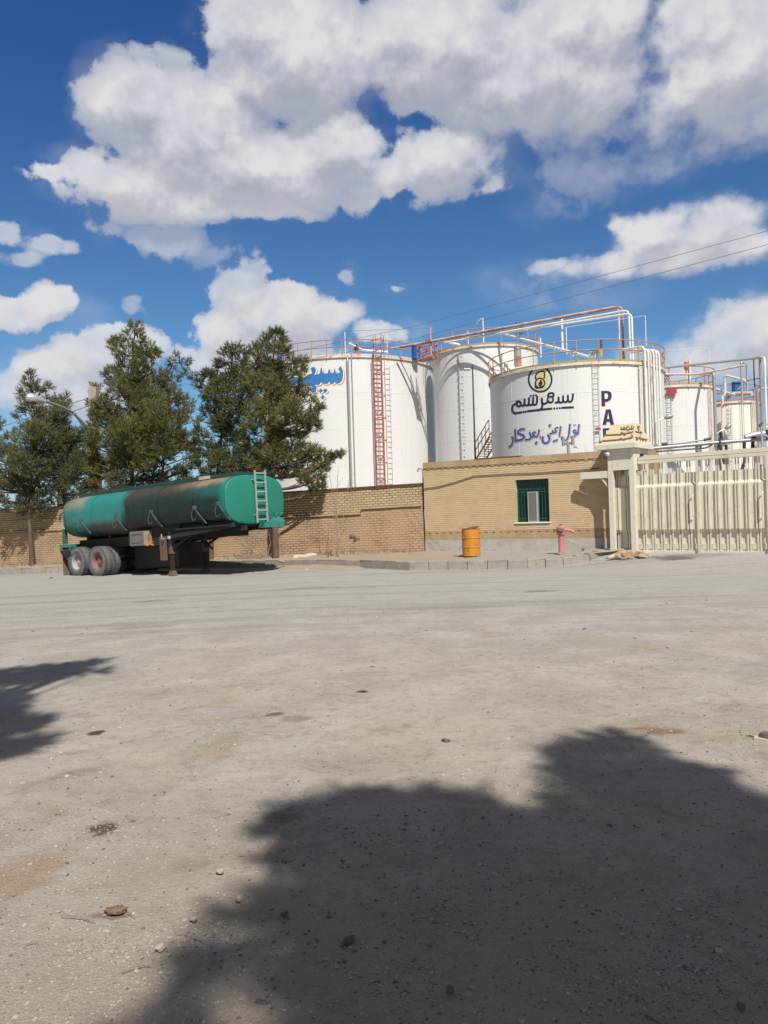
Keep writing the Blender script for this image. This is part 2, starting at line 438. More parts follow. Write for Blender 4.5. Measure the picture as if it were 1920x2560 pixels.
    sky = t.n('ShaderNodeTexSky', sky_type='NISHITA', sun_disc=False, sun_elevation=SUN_EL, sun_rotation=PI - SUN_AZ,
              altitude=1200, air_density=1.0, dust_density=.35, ozone_density=2.2)
    hsv = t.n('ShaderNodeHueSaturation', i={'Hue': .5, 'Saturation': 1.12, 'Value': .95, 'Color': sky.outputs[0]})
    gam = t.n('ShaderNodeGamma', i={'Color': hsv.outputs[0], 'Gamma': 1.0})
    tint = t.mix(t.ramp(el, 1250, 350), (.36,.64,.98), (.65,.85,.93))
    skyc = t.mix(1.0, gam.outputs[0], tint, 'MULTIPLY')
    skyc = t.mix(t.math('MULTIPLY', t.ramp(el, 380, -60), .6), skyc, (3.2,4.2,5.3))
    col = t.mix(alpha, skyc, ccol)
    bg = t.n('ShaderNodeBackground', i={'Color': col, 'Strength': .10})
    out = t.n('ShaderNodeOutputWorld')
    t.L.new(bg.outputs[0], out.inputs[0])
    w.cycles.sampling_method = 'MANUAL'; w.cycles.sample_map_resolution = 512
build_world()

sl = bpy.data.lights.new('sun', 'SUN'); sl.energy = 4.7; sl.angle = rad(.53); sl.color = (1, .957, .885)
so = bpy.data.objects.new('sun', sl); COL.objects.link(so)
so.rotation_euler = (-SUN).to_track_quat('-Z', 'Y').to_euler()
so.location = SUN * 50
SC.view_settings.view_transform = 'Standard'; SC.view_settings.look = 'None'
SC.view_settings.exposure = 0.2; SC.view_settings.gamma = 1.0
# ---------------------------------------------------------------- ground
GATE0 = Vector((7.27, 24.43)); GDIR = Vector((.78, -.626)).normalized(); GNRM = Vector((-GDIR.y*-1, 0))  # replaced below
GNRM = Vector((.626, .78)).normalized()            # pointing in, away from the camera
def gz(x, y):
    z = .02 * (max(x, -30) + 2) if x < -2 else 0.0
    d = -((Vector((x, y)) - GATE0).dot(GNRM))
    z += .27 * (1 - sstep(0, 4.5, d)) * sstep(4.6, 7.2, x + .25*(y-22))
    return z

def mat_ground():
    m, t, b = new_mat('gravel_lot')
    p = t.pos('Object'); s = t.xyz(p)
    xy = t.n('ShaderNodeCombineXYZ', i={'X': s[0], 'Y': s[1]}).outputs[0]
    n1 = t.noise(xy, .22, 6, .6, .5); n2 = t.noise(xy, 1.1, 7, .62, .3); n3 = t.noise(xy, 9, 8, .7); n4 = t.noise(xy, 60, 6, .7)
    base = t.mix(t.ramp(n2, .3, .72), (.305,.29,.262), (.435,.413,.377))
    sandy = t.math('MULTIPLY', t.ramp(n1, .30, .60), t.ramp(s[1], 15, 4))
    base = t.mix(t.math('MULTIPLY', sandy, .45), base, (.45,.36,.255))
    base = t.mix(t.math('MULTIPLY', t.ramp(t.noise(xy, .55, 5, .6, 1.0), .56, .70), .55), base, (.33,.25,.165))
    base = t.mix(t.math('MULTIPLY', t.ramp(s[1], 8, 18), .75), base, (.36,.35,.33))
    # tyre-swept streaks along the road
    stx = t.scaled(xy, (.05, 1.1, 1))
    st = t.math('MULTIPLY', t.ramp(t.noise(stx, 1.6, 5, .55, .8), .50, .68), t.ramp(s[1], 8.5, 13))
    base = t.mix(t.math('MULTIPLY', st, .5), base, (.21,.20,.19))
    # grit: dark and pale grains
    base = t.mix(t.math('MULTIPLY', t.ramp(n4, .54, .70), .62), base, (.15,.13,.11))
    base = t.mix(t.math('MULTIPLY', t.ramp(t.noise(xy, 85, 4, .6), .58, .70), .6), base, (.58,.53,.45))
    base = t.mix(t.math('MULTIPLY', t.ramp(n3, .48, .70), .5), base, (.21,.185,.15))
    base = t.mix(t.math('MULTIPLY', t.ramp(t.noise(xy, 2.6, 8, .68, .8), .52, .66), t.math('MULTIPLY', t.ramp(s[1], 11, 6), .55)), base, (.235,.20,.16))
    base = t.mix(t.math('MULTIPLY', t.ramp(t.noise(xy, 1.7, 6, .6, 1.2), .54, .70), t.math('MULTIPLY', t.ramp(s[1], 13, 7), .5)), base, (.40,.395,.385))
    base = t.mix(t.math('MULTIPLY', t.ramp(t.math('ADD', s[1], t.math('MULTIPLY', n2, 2.2)), 6.4, 3.2), .62), base, (.315,.258,.19))
    # oil drips and damp patches with shapes of their own
    for cx, cy, rx, ry, rot, amt, col in STAINS:
        d = t.vmath('SUBTRACT', xy, (cx, cy, 0)).outputs[0]
        wv = t.n('ShaderNodeTexNoise', i={'Vector': xy, 'Scale': 6.0/max(rx,.1)*.25, 'Detail': 5}).outputs['Color']
        d = t.vmath('ADD', d, t.vmath('MULTIPLY', t.vmath('SUBTRACT', wv, (.5,.5,.5)).outputs[0], (rx*1.5, ry*1.5, 0)).outputs[0]).outputs[0]
        d = t.vmath('MULTIPLY', d, (1/rx, 1/ry, 0)).outputs[0]
        l = t.vmath('LENGTH', d).outputs['Value']
        f = t.math('MULTIPLY', t.ramp(l, 1.05, .45), t.math('MULTIPLY', t.math('ADD', .4, n3), amt), clamp=True)
        base = t.mix(f, base, col)
    t.L.new(base, b.inputs['Base Color'])
    b.inputs['Roughness'].default_value = .95; b.inputs['Specular IOR Level'].default_value = .2
    h = t.math('ADD', t.math('MULTIPLY', n3, .6), t.math('MULTIPLY', n4, .45))
    h = t.math('ADD', h, t.math('MULTIPLY', n2, 1.2))
    bump(t, b, h, .8, .035)
    return m
STAINS = []
for px, py, rx, ry, amt, col in ((1650,1828,70,14,1.0,(.22,.15,.09)),(255,2070,45,22,1.1,(.10,.075,.05)),(240,1831,24,7,1.2,(.08,.055,.035)),
        (685,1788,30,6,1.0,(.1,.085,.07)),(740,1798,50,10,.6,(.15,.125,.1)),(60,2180,110,70,.7,(.30,.2,.12)),(280,2280,60,14,.8,(.2,.12,.08)),
        (200,1930,60,10,.5,(.2,.16,.12)),(1500,1605,160,24,.45,(.36,.26,.16)),(470,2155,60,22,.5,(.22,.17,.12)),(700,2040,60,26,.7,(.12,.09,.065)),
        (1690,1413,60,4,1.2,(.10,.095,.09)),(1880,1400,160,5,.7,(.16,.15,.14)),(1730,1410,200,6,.5,(.18,.17,.16)),(1890,1845,30,5,1.2,(.07,.05,.04)),(905,1730,20,3,1.3,(.06,.045,.035)),
        (350,1562,120,5,.5,(.2,.19,.18)),(1100,1520,260,6,.5,(.2,.19,.18)),(380,1495,60,4,.7,(.17,.165,.16)),(780,1470,90,3,.6,(.2,.19,.18)),(1350,1478,70,3,.8,(.15,.14,.13))):
    p = on_z(px, py, 0); e = on_z(px+rx, py, 0); n = on_z(px, py-ry, 0)
    STAINS.append((p.x, p.y, max(.03,(e-p).length), max(.05, abs(n.y-p.y)), 0, amt, col))

xs = sorted(set([round(v,2) for v in list(np.arange(-3.6,3.61,.05)) + list(np.arange(-24,24.01,.75))] + [-4000,-1200,-400,-150,-80,-50,-36,-30,30,40,60,100,200,500,1500,4000]))
ys = sorted(set([round(v,2) for v in list(np.arange(2.2,8.5,.05)) + list(np.arange(8.6,12,.2)) + list(np.arange(-6,36.01,.75))] + [-1000,-200,-60,-25,-12,42,50,60,80,120,250,600,1500,6000]))
g = MB()
from mathutils import noise as mnoise
def rough(x, y):
    """lumps and shallow hollows of the trodden gravel"""
    if not (-9 < x < 9 and 1 < y < 13): return 0.0
    w = sstep(13, 8, y) if y > 8 else 1
    p = Vector((x*2.2, y*2.2, 0)); q = Vector((x*9, y*9, 3)); r = Vector((x*.5, y*.5, 7))
    patch = .35 + .65*sstep(-.15, .35, mnoise.noise(Vector((x*.9, y*.9, 11))))
    return w*(.010*mnoise.noise(p) + .011*patch*mnoise.noise(q) + .02*mnoise.noise(r))
g.v = [(x, y, gz(x, y) + rough(x, y)) for y in ys for x in xs]
nx = len(xs)
g.f = [(j*nx+i, j*nx+i+1, (j+1)*nx+i+1, (j+1)*nx+i) for j in range(len(ys)-1) for i in range(nx-1)]; g.m = [0]*len(g.f)
ground = tag(g.build('ground', mat_ground(), smooth=True), kind='structure')

# loose stones scattered over the lot: far too many to count
def stones(name, N, sampler, mats, szf):
    oc = np.array([(1,0,0),(-1,0,0),(0,1,0),(0,-1,0),(0,0,1),(0,0,-1)], float)
    of = np.array([(0,2,4),(2,1,4),(1,3,4),(3,0,4),(2,0,5),(1,2,5),(3,1,5),(0,3,5)])
    P = sampler(N); N = len(P)
    S = szf(P)
    a = RNG.uniform(0, 2*PI, N); V = np.repeat(oc[None], N, 0)
    V = V * RNG.uniform(.6, 1.15, (N,6,1)) + RNG.normal(0, .16, (N,6,3))
    V = V * np.stack([S, S*RNG.uniform(.6,1,N), S*RNG.uniform(.35,.7,N)], 1)[:,None,:]
    ca, sa = np.cos(a)[:,None], np.sin(a)[:,None]
    X = V[:,:,0]*ca - V[:,:,1]*sa; Y = V[:,:,0]*sa + V[:,:,1]*ca
    V[:,:,0] = X + P[:,0:1]; V[:,:,1] = Y + P[:,1:2]; V[:,:,2] += P[:,2:3] + (S*.12)[:,None]
    Fc = (of[None] + (np.arange(N)*6)[:,None,None]).reshape(-1,3)
    me = bpy.data.meshes.new(name)
    me.from_pydata(V.reshape(-1,3).tolist(), [], Fc.tolist())
    for mm in mats: me.materials.append(mm)
    me.polygons.foreach_set('material_index', np.repeat(RNG.choice(len(mats), N, p=[.74,.15,.11]), 8).tolist())
    o = bpy.data.objects.new(name, me); COL.objects.link(o); return o
def samp(N):
    # uniform over the picture's ground, clustered by a few heaps
    px = RNG.uniform(-60, 1980, N); py = 2600 - (2600-1500) * RNG.uniform(0,1,N)**1.0
    k = N//3
    heaps = [(740,2080,110,50),(980,2100,130,45),(380,2370,120,40),(600,2330,90,50),(1200,2160,150,60),(1500,2240,180,60),(1750,2260,120,50),(1480,2420,160,50),(1700,2480,140,50),(1080,2260,110,40),(250,2080,120,60),(1850,1950,90,70),(1350,2010,110,40),(640,1750,200,50),(1250,1640,250,60),(1800,2380,110,50),(1000,2420,110,45)]
    h = np.array(heaps)[RNG.integers(0, len(heaps), k)]
    px[:k] = h[:,0] + RNG.normal(0,1,k)*h[:,2]; py[:k] = np.clip(h[:,1] + RNG.normal(0,1,k)*h[:,3], 1480, 2600)
    out = []
    for a, b in zip(px, py):
        q = on_z(a, b, 0); out.append((q.x, q.y, gz(q.x, q.y) + rough(q.x, q.y)))
    return np.array(out)
M['gravel_a'] = paint('gravel_grey', (.36,.325,.275), (.26,.23,.195), .95, scale=3)
M['gravel_b'] = paint('gravel_dark', (.12,.11,.10), (.16,.14,.12), .95, scale=3)
M['gravel_c'] = paint('gravel_pale', (.42,.39,.34), (.36,.33,.28), .95, scale=3)
gv = stones('gravel', 42000, samp, [M['gravel_a'], M['gravel_b'], M['gravel_c']],
            lambda P: np.minimum(.0036*np.exp(RNG.normal(0,.5,len(P))), .019) * (.75 + .11*P[:,1]))
tag(gv, 'loose grey gravel and grit scattered over the dusty lot', 'gravel', kind='stuff')

def boulder(name, p, size, mat, label, cat='stone', group=None, seed=0):
    r = random.Random(seed); bm = bmesh.new()
    bmesh.ops.create_icosphere(bm, subdivisions=3, radius=1)
    ph = [r.uniform(0,6) for _ in range(6)]
    for v in bm.verts:
        c = v.co
        k = 1 + .16*math.sin(3*c.x+ph[0])*math.cos(2.5*c.y+ph[1]) + .1*math.sin(5*c.z+ph[2]+3*c.x) + .05*math.sin(11*c.y+ph[3])
        v.co = Vector((c.x*size[0], c.y*size[1], c.z*size[2]))*k
    me = bpy.data.meshes.new(name); bm.to_mesh(me); bm.free(); me.materials.append(mat)
    o = bpy.data.objects.new(name, me); COL.objects.link(o)
    o.location = (p[0], p[1], p[2] + size[2]*.6); o.rotation_euler.z = r.uniform(0,6)
    for pl in me.polygons: pl.use_smooth = True
    return tag(o, label, cat, group)
for k, (px, py, sz, mt, lab) in enumerate((
        (598,2250,(.016,.013,.012),'pale_stone','small white pebble catching the light beside the tree shadow'),
        (402,2372,(.022,.018,.013),'pale_stone','palest and largest pebble in the left foreground stone cluster'),
        (1125,2470+9,(.017,.015,.012),'gravel_b','dark lump lying alone in the near tree shadow'),
        (550,2182,(.017,.014,.012),'gravel_a','grey pebble on bare dust in front of the shadow tip'),
        (1852,2520,(.016,.014,.011),'gravel_b','blackish clod near the lower right corner'),
        (484,2300,(.016,.012,.01),'gravel_a','rounded grey pebble between the dust patch and shadow edge'))):
    p = on_z(px, py, 0); boulder('pebble', p, sz, M[mt], lab, 'pebble', seed=k)
# dark clods
def clod(px, py, n, r, lab, mat, seed):
    c = on_z(px, py, 0); o = boulder('clod', (c.x, c.y, gz(c.x,c.y)-r*.12), (r*1.5, r*.9, r*.5), mat, lab, 'clod', seed=seed)
    rr = random.Random(seed); 
    for v in o.data.vertices: v.co *= 1+rr.uniform(-.3,.3)
clod(712, 2284, 5, .013, 'small black crumbled clod at the edge of the big tree shadow', M['gravel_b'], 1)
clod(872, 2352, 8, .019, 'wide black crumbled clod inside the big tree shadow', M['gravel_b'], 2)
clod(290, 2278, 9, .026, 'reddish brown crumbled leaf litter in the left foreground', M['leaf'], 3)
clod(1115, 1852, 3, .022, 'dark scrap on the pale dust above the shadow', M['gravel_b'], 4)
# thin dry sticks
for k, (a, b_, lab) in enumerate((((152,2288),(236,2304),'long pale dry stick on the dust in the left foreground'),
                                ((304,2430),(376,2412),'short thin stick beside the foreground pebbles'),
                                ((62,2362),(96,2356),'curled dry twig near the left edge'))):
    p, q = on_z(*a, .006), on_z(*b_, .006); mb = MB(); m_ = p.lerp(q, .5) + Vector((.0,.012,.004))
    mb.tube(smooth_path([p, m_, q]), .0022, 5)
    tag(mb.build('stick', M['dead_twig']), lab, 'stick')
# scrap at the right edge
p = on_z(1902, 1858, 0); mb = MB()
sole = [(-.13,-.045),(-.05,-.055),(.08,-.05),(.14,-.02),(.15,.02),(.08,.05),(-.06,.045),(-.13,.03)]
n = len(sole)
mb.add([(x,y,0.004) for x,y in sole]+[(x,y,.03) for x,y in sole], [tuple(reversed(range(n))), tuple(range(n,2*n))]+[(i,(i+1)%n,n+(i+1)%n,n+i) for i in range(n)])
sh = thing('discarded_shoe', 'discarded white rimmed dark shoe lying at the right edge of the lot', 'shoe', (p.x+.10, p.y, 0), rad(-35))
mb.build('sole', M['pale_stone'], sh, bevel=.004)
mb = MB(); mb.lathe([(.02,.075),(.045,.06),(.052,.03)], (0,0,0), 12, M=Matrix.Diagonal((2.1,.9,1)).to_3x3())
mb.build('upper', M['gravel_b'], sh, smooth=True)

# ---------------------------------------------------------------- kerb and verge
KERB = [(-24,34.5),(-14,30.6),(-12.4,30.3),(-9.2,30.1),(-6.2,28.6),(-3.76,26.9),(-.82,24.75),(.72,23.0),(2.4,22.55),(4.12,22.3),(5.2,22.55),(6.1,23.0),(6.75,23.75)]
WALL_A, WALL_B = Vector((-26.0, 35.0)), Vector((1.47, 28.0))
def dense(pl, step):
    out = [Vector(pl[0])]
    for a, b in zip(pl, pl[1:]):
        a, b = Vector(a), Vector(b); n = max(1, round((b-a).length/step))
        out += [a.lerp(b, (k+1)/n) for k in range(n)]
    return out
KL = dense([Vector(p) for p in KERB], .62)
kt = lambda p: gz(p.x, p.y)*.55 + .27 if p.x > 4 else gz(p.x, p.y) + .27
mb = MB(); rr = random.Random(4)
for a, b in zip(KL, KL[1:]):
    d = (b-a).normalized(); n_ = Vector((-d.y, d.x)); L = (b-a).length
    j = rr.uniform(-.012,.012); t0, t1 = .008, L-.008
    zt = (kt(a)+kt(b))/2 + rr.uniform(-.012,.012)
    q = [a+d*t0+n_*j, a+d*t1+n_*j, a+d*t1+n_*(.17+j), a+d*t0+n_*(.17+j)]
    z0 = [gz(p.x,p.y)-.08 for p in q]
    c = .02
    vs = [(p.x,p.y,z) for p,z in zip(q,z0)] + [(p.x,p.y,zt-c) for p in q] + [((q[0]+n_*c).x+d.x*c*.5,(q[0]+n_*c).y+d.y*c*.5,zt),((q[1]+n_*c).x-d.x*c*.5,(q[1]+n_*c).y-d.y*c*.5,zt),(q[2].x,q[2].y,zt),(q[3].x,q[3].y,zt)]
    mb.add(vs, [(0,1,5,4),(1,2,6,5),(2,3,7,6),(3,0,4,7),(4,5,9,8),(5,6,10,9),(6,7,11,10),(7,4,8,11),(8,9,10,11)])
tag(mb.build('kerb', M['kerb']), kind='structure')

def mat_dirt():
    m, t, b = new_mat('verge_dirt'); p = t.pos()
    n1 = t.noise(p, .8, 6, .6); n2 = t.noise(p, 14, 7, .7)
    c = t.mix(t.ramp(n1,.35,.65), (.38,.285,.195), (.33,.27,.205))
    c = t.mix(t.math('MULTIPLY', t.ramp(t.xyz(p)[0], 1.5, 3.0), .75), c, (.34,.315,.28))
    c = t.mix(t.math('MULTIPLY', t.ramp(n2,.5,.7),.5), c, (.2,.15,.105))
    t.L.new(c, b.inputs['Base Color']); b.inputs['Roughness'].default_value = 1
    bump(t, b, n2, .8, .05); return m
back = [Vector((-26,35.3)), Vector((1.6,28.3)), Vector((8.2,24.9)), Vector((9.0,24.9))]
BL = dense(back, .3)
def along(pl, n):
    L = [0]
    for a, b in zip(pl, pl[1:]): L.append(L[-1]+(b-a).length)
    out = []
    for k in range(n):
        s = L[-1]*k/(n-1); i = 0
        while i < len(pl)-2 and L[i+1] < s: i += 1
        out.append(pl[i].lerp(pl[i+1], (s-L[i])/max(1e-6, L[i+1]-L[i])))
    return out
def nearest_on(pl, p): return min(pl, key=lambda q: (q-p).length)
front = along(KL, 130)
rr = random.Random(9); NR = 12
mb = MB(); rows = []
for p in front:
    d_ = Vector((-.30,-.95)).normalized()
    # matching point on the back line: perpendicular-ish foot
    q = nearest_on(BL, p + Vector((.9, 3.2)) if p.x > 0 else p + Vector((.8, 2.4)))
    if p.x > 6.2: q = Vector((8.6, 24.9))
    rows.append([(p.lerp(q, k/NR)) for k in range(NR+1)])
for i, r_ in enumerate(rows):
    for k, p in enumerate(r_):
        z = kt(front[i]) - .02 + .07*sstep(.1,1,k/NR)
        if 0 < k: z += rr.uniform(-.03,.035) * (1 if p.x < 3 else .3)
        mb.v.append((p.x, p.y, z))
for i in range(len(rows)-1):
    for k in range(NR):
        a = i*(NR+1)+k; mb.f.append((a, a+NR+1, a+NR+2, a+1)); mb.m.append(0)
last = (len(rows)-1)*(NR+1); o = len(mb.v)
mb.v += [(x, y, z-.5) for x, y, z in mb.v[last:last+NR+1]]
for k in range(NR): mb.f.append((last+k, o+k, o+k+1, last+k+1)); mb.m.append(0)
verge = tag(mb.build('verge_ground', mat_dirt(), smooth=True), kind='structure')
def vz(x, y):
    """height of the verge near x, y"""
    p = nearest_on(KL, Vector((x, y))); q = (Vector((x,y))-p).length
    return kt(p) - .02 + .07*sstep(.1, 1, min(1, q/2.6))
# spilled soil in front of the kerb
mb = MB(); rr = random.Random(5)
c0, c1 = Vector((-4.2,26.75)), Vector((-.6,24.3))
for i in range(25):
    for k in range(6):
        u = i/24; p = c0.lerp(c1, u); w_ = (.25+.75*math.sin(PI*u)) * (1+.25*math.sin(9*u))
        n_ = Vector((-.5,-.86)); q = p + n_*(w_*k/5) + Vector((.0,.12))
        h = .10*(1-k/5)**1.5*math.sin(PI*u)**.5
        mb.v.append((q.x, q.y, gz(q.x,q.y)+ (h + rr.uniform(0,.02) if k < 5 and 0 < i < 24 else -.005)))
for i in range(24):
    for k in range(5):
        a = i*6+k; mb.f.append((a, a+1, a+7, a+6)); mb.m.append(0)
tag(mb.build('spilled_soil', verge.data.materials[0], smooth=True), kind='structure')
# ---------------------------------------------------------------- brick boundary wall
WALL_A, WALL_B = Vector((-26.0, 35.7)), Vector((1.47, 28.0))
wd = (WALL_B - WALL_A); WL = wd.length; wrz = math.atan2(wd.y, wd.x)
wall = thing('brick_wall', 'long weathered brick boundary wall behind the pines and the tanker trailer', 'wall', (WALL_A.x, WALL_A.y, -.27), wrz)
wall.rotation_euler = (0, -math.atan(.0215), wrz)
def rough_slab(mb, x0, x1, y0, y1, z0, z1, step=.35, amp=.012, seed=1, mi=0):
    """masonry slab with an uneven front face"""
    r = random.Random(seed); nx = max(2, int((x1-x0)/step)); nz = max(2, int((z1-z0)/step))
    o = len(mb.v)
    for i in range(nx+1):
        for k in range(nz+1):
            e = 0 if k in (0,) else r.uniform(-amp, amp)
            mb.v.append((x0+(x1-x0)*i/nx, y0+e, z0+(z1-z0)*k/nz + (r.uniform(-.012,.012) if k == nz else 0)))
    for i in range(nx):
        for k in range(nz):
            a = o+i*(nz+1)+k; mb.f.append((a, a+nz+1, a+nz+2, a+1)); mb.m.append(mi)
    b = len(mb.v)
    for i in range(nx+1):
        mb.v += [(x0+(x1-x0)*i/nx, y1, z0), (x0+(x1-x0)*i/nx, y1, z1)]
    for i in range(nx):
        a = b+2*i; mb.f.append((a, a+1, a+3, a+2)); mb.m.append(mi)
        t0 = o+i*(nz+1)+nz; mb.f.append((t0, t0+nz+1, a+3, a+1)); mb.m.append(mi)
    for i in (0, nx):
        t0 = o+i*(nz+1); a = b+2*i
        mb.f.append(tuple([t0+k for k in range(nz+1)]+[a+1, a])); mb.m.append(mi)
segs = [(0, WL-16.2, 1.44, True), (WL-16.2, WL-2.35, 1.44, False), (WL-2.35, WL-.02, 1.62, False)]
mb = MB()
for k, (a, b, h, two) in enumerate(segs): rough_slab(mb, a, b, -.07, .24, -.3, h, seed=k)
mb.build('lower_masonry', M['brick_mud'], wall)
mb = MB(); rough_slab(mb, 0, WL-.02, 0, .24, 1.40, 2.42, seed=8)
mb.build('upper_masonry', M['brick_rough'], wall)
mb = MB(); rr = random.Random(3)
for a, b, h, two in segs:
    x = a
    while x < b-.05:
        x2 = min(b, x+rr.uniform(.9,1.5)); dz = rr.uniform(-.006,.006)
        mb.box(x+.003, x2-.003, -.125, .02, h+.002+dz, h+.052+dz); x = x2
    if two: mb.box(a, b, -.055, .02, h+.49, h+.535)
mb.build('ledge', M['brick_mud'], wall)
mb = MB(); x = 0
while x < WL-.05:
    x2 = min(WL, x+1.6); mb.box(x, x2-.004, -.07, .30, 2.424, 2.47); x = x2
mb.build('coping', M['rust'], wall)
# small black scrawl sprayed on the wall
mb = MB(); rr = random.Random(2)
c = Vector((WL-2.62, -.088, .62))
for k in range(7):
    p = c + Vector((rr.gauss(0,.05),0,rr.gauss(0,.06)))
    pts = [p + Vector((rr.gauss(0,.06),0,rr.gauss(0,.06))) for _ in range(4)]
    mb.tube(smooth_path(pts), .011, 4)
mb.build('spray_mark', M['gravel_b'], wall)

# ---------------------------------------------------------------- guardhouse
B0 = Vector((1.47, 27.93, .27)); BDIR = Vector((.882,-.471)).normalized(); BNRM = Vector((.471,.882)).normalized()
BRZ = math.atan2(BDIR.y, BDIR.x); BL_ = 6.8
def bhit(px, py, off=0.0):
    d = ray(px, py); n = Vector((BNRM.x, BNRM.y, 0))
    o = B0 + n*off; t = (o-CAM).dot(n)/d.dot(n); p = CAM + d*t
    return (p-o).dot(Vector((BDIR.x,BDIR.y,0))), p.z - B0.z
house = thing('brick_guardhouse', 'single storey tan brick guardhouse with a green barred window', 'building', B0, BRZ)
ZP, ZS, ZD, ZT = .46, .71, 3.05, 3.27
wx0, wz1 = bhit(1288, 1200); wx1, _ = bhit(1371, 1200); _, wz0 = bhit(1330, 1305)
def courses(mb, x0, x1, z0, z1, p=.068):
    n = round((z1-z0)/p); p = (z1-z0)/n
    for k in range(n):
        za = z0+k*p; zb = za+p*.66; zc = za+p
        o = len(mb.v)
        for x in (x0, x1):
            mb.v += [(x,0,za),(x,0,zb),(x,.0075,zb+.002),(x,.0075,zc-.002),(x,0,zc)]
        mb.f += [(o,o+5,o+6,o+1),(o+1,o+6,o+7,o+2),(o+2,o+7,o+8,o+3),(o+3,o+8,o+9,o+4)]; mb.m += [0]*4
def wall_face(name, L, loc, rz, hole=None):
    mb = MB()
    if hole:
        hx0, hx1, hz0, hz1 = hole
        courses(mb, 0, hx0, ZS, ZD); courses(mb, hx1, L, ZS, ZD)
        courses(mb, hx0, hx1, ZS, hz0); courses(mb, hx0, hx1, hz1, ZD)
        # reveals
        for a in ((hx0,hx0,hz0,hz1),(hx1,hx1,hz0,hz1)):
            mb.add([(a[0],0,hz0),(a[0],.28,hz0),(a[0],.28,hz1),(a[0],0,hz1)], [(0,1,2,3)])
        mb.add([(hx0,0,hz1),(hx0,.28,hz1),(hx1,.28,hz1),(hx1,0,hz1)], [(0,1,2,3)])
        mb.add([(hx0,0,hz0),(hx0,.28,hz0),(hx1,.28,hz0),(hx1,0,hz0)], [(0,1,2,3)])
    else: courses(mb, 0, L, ZS, ZD)
    mb.build('brick_face', M['brick_fine'], house, loc=loc, rot=(0,0,rz))
    mb = MB()
    mb.box(0, L, -.004, .05, ZP, ZS)
    mb.box(0, L, -.03, .26, ZD, ZT)
    mb2 = MB()
    for z0, z1 in ((ZD-.05, ZD-.004), (ZS+.004, ZS+.05)):
        pts = []; x = 0
        while x < L-.27:
            pts += [(x, -.003), (x+.17, -.003), (x+.171, -.022), (x+.26, -.022)]; x += .27
        pts.append((L, -.003)); o = len(mb2.v); n = len(pts)
        for z in (z0, z1): mb2.v += [(px, py, z) for px, py in pts]
        mb2.v += [(px, .02, z1) for px, _ in pts] + [(px, .02, z0) for px, _ in pts]
        for i in range(n-1):
            for k in range(3): mb2.f.append((o+k*n+i, o+k*n+i+1, o+(k+1)*n+i+1, o+(k+1)*n+i)); mb2.m.append(0)
            mb2.f.append((o+i, o+3*n+i, o+3*n+i+1, o+i+1)); mb2.m.append(0)
    mb.build('soldier_course', M['brick_soldier'], house, loc=loc, rot=(0,0,rz))
    mb2.build('dentil_course', M['brick_soldier'], house, loc=loc, rot=(0,0,rz))
    mb = MB(); mb.box(0, L, -.025, .1, -.35, ZP-.002)
    mb.build('plinth', M['cement'], house, loc=loc, rot=(0,0,rz))
wall_face('front', BL_, (0,0,0), 0, (wx0,wx1,wz0,wz1))
wall_face('side', 9.0, (BL_,0.002,0), PI/2)
mb = MB(); mb.box(.0, .02, .05, 9, -.3, ZT-.02); mb.box(0, BL_, 8.9, 9, -.3, ZT-.02); mb.build('rear_wall', M['brick_soldier'], house)
mb = MB(); mb.box(.1, BL_-.1, .2, 8.9, ZD-.05, ZD+.12); mb.build('roof', M['cement'], house)
mb = MB(); mb.box(2.0, 3.7, -.045, .27, ZT+.002, ZT+.03); mb.build('coping', M['rust'], house)
# taller brick block on the yard side
mb = MB(); mb.box(0, .9, 0, .5, 0, 4.2); mb.build('rear_pier', M['brick_soldier'], house, loc=(BL_-.6, 6.6, -.3))
# window
win = MB()
d0, d1 = .20, .26
for a in ((wx0,wx0+.05,wz0,wz1),(wx1-.05,wx1,wz0,wz1),(wx0+.05,wx1-.05,wz0,wz0+.05),(wx0+.05,wx1-.05,wz1-.05,wz1),((wx0+wx1)/2-.02,(wx0+wx1)/2+.02,wz0+.05,wz1-.05)):
    win.box(a[0],a[1],d0,d1,a[2],a[3])
win = win.build('window', M['green_paint'], house)
mb = MB(); mb.box(wx0+.05, wx1-.05, d1-.03, d1-.02, wz0+.05, wz1-.05)
gl, t_, b_ = new_mat('window_glass'); b_.inputs['Base Color'].default_value = (.004,.022,.02,1); b_.inputs['Roughness'].default_value = .12
mb.build('pane', gl, win)
mb = MB(); n = 11; zg = wz1-.35
for k in range(n):
    x = wx0+.06+(wx1-wx0-.12)*k/(n-1); mb.box(x-.008, x+.008, .115, .131, wz0+.01, zg + (.06 if k % 2 else 0))
for z in (wz0+.1, zg-.09): mb.box(wx0+.01, wx1-.01, .131, .137, z, z+.03)
mb.build('security_bars', M['green_paint'], win)
mb = MB(); mb.box(wx0-.06, wx1+.03, -.045, .2, wz0-.042, wz0-.002); mb.build('sill', M['sign_white'], win)
mb = MB(); nf = 9
for k in range(nf):
    x = wx0+.05+(wx1-wx0-.1)*k/nf; mb.box(x+.002, x+(wx1-wx0-.1)/nf-.004, .17+.008*(k%2), .176+.008*(k%2), wz1-.36, wz1-.01)
mb.build('valance', M['green_dark'], win)
ax0, az1 = bhit(1319, 1230, .06); ax1, az0 = bhit(1347, 1302, .06)
ac = thing('window_cooler', 'slim grey screened cooler with a white frame standing in the green window', 'cooler', B0 + Vector((BDIR.x*ax0 + BNRM.x*.03, BDIR.y*ax0+BNRM.y*.03, wz0+.002)), BRZ)
aw, ah = ax1-ax0, az1-wz0
mb = MB(); mb.box(.02, aw-.02, .01, .10, .02, ah-.02); mb.build('screen', M['screen_grey'], ac)
mb = MB()
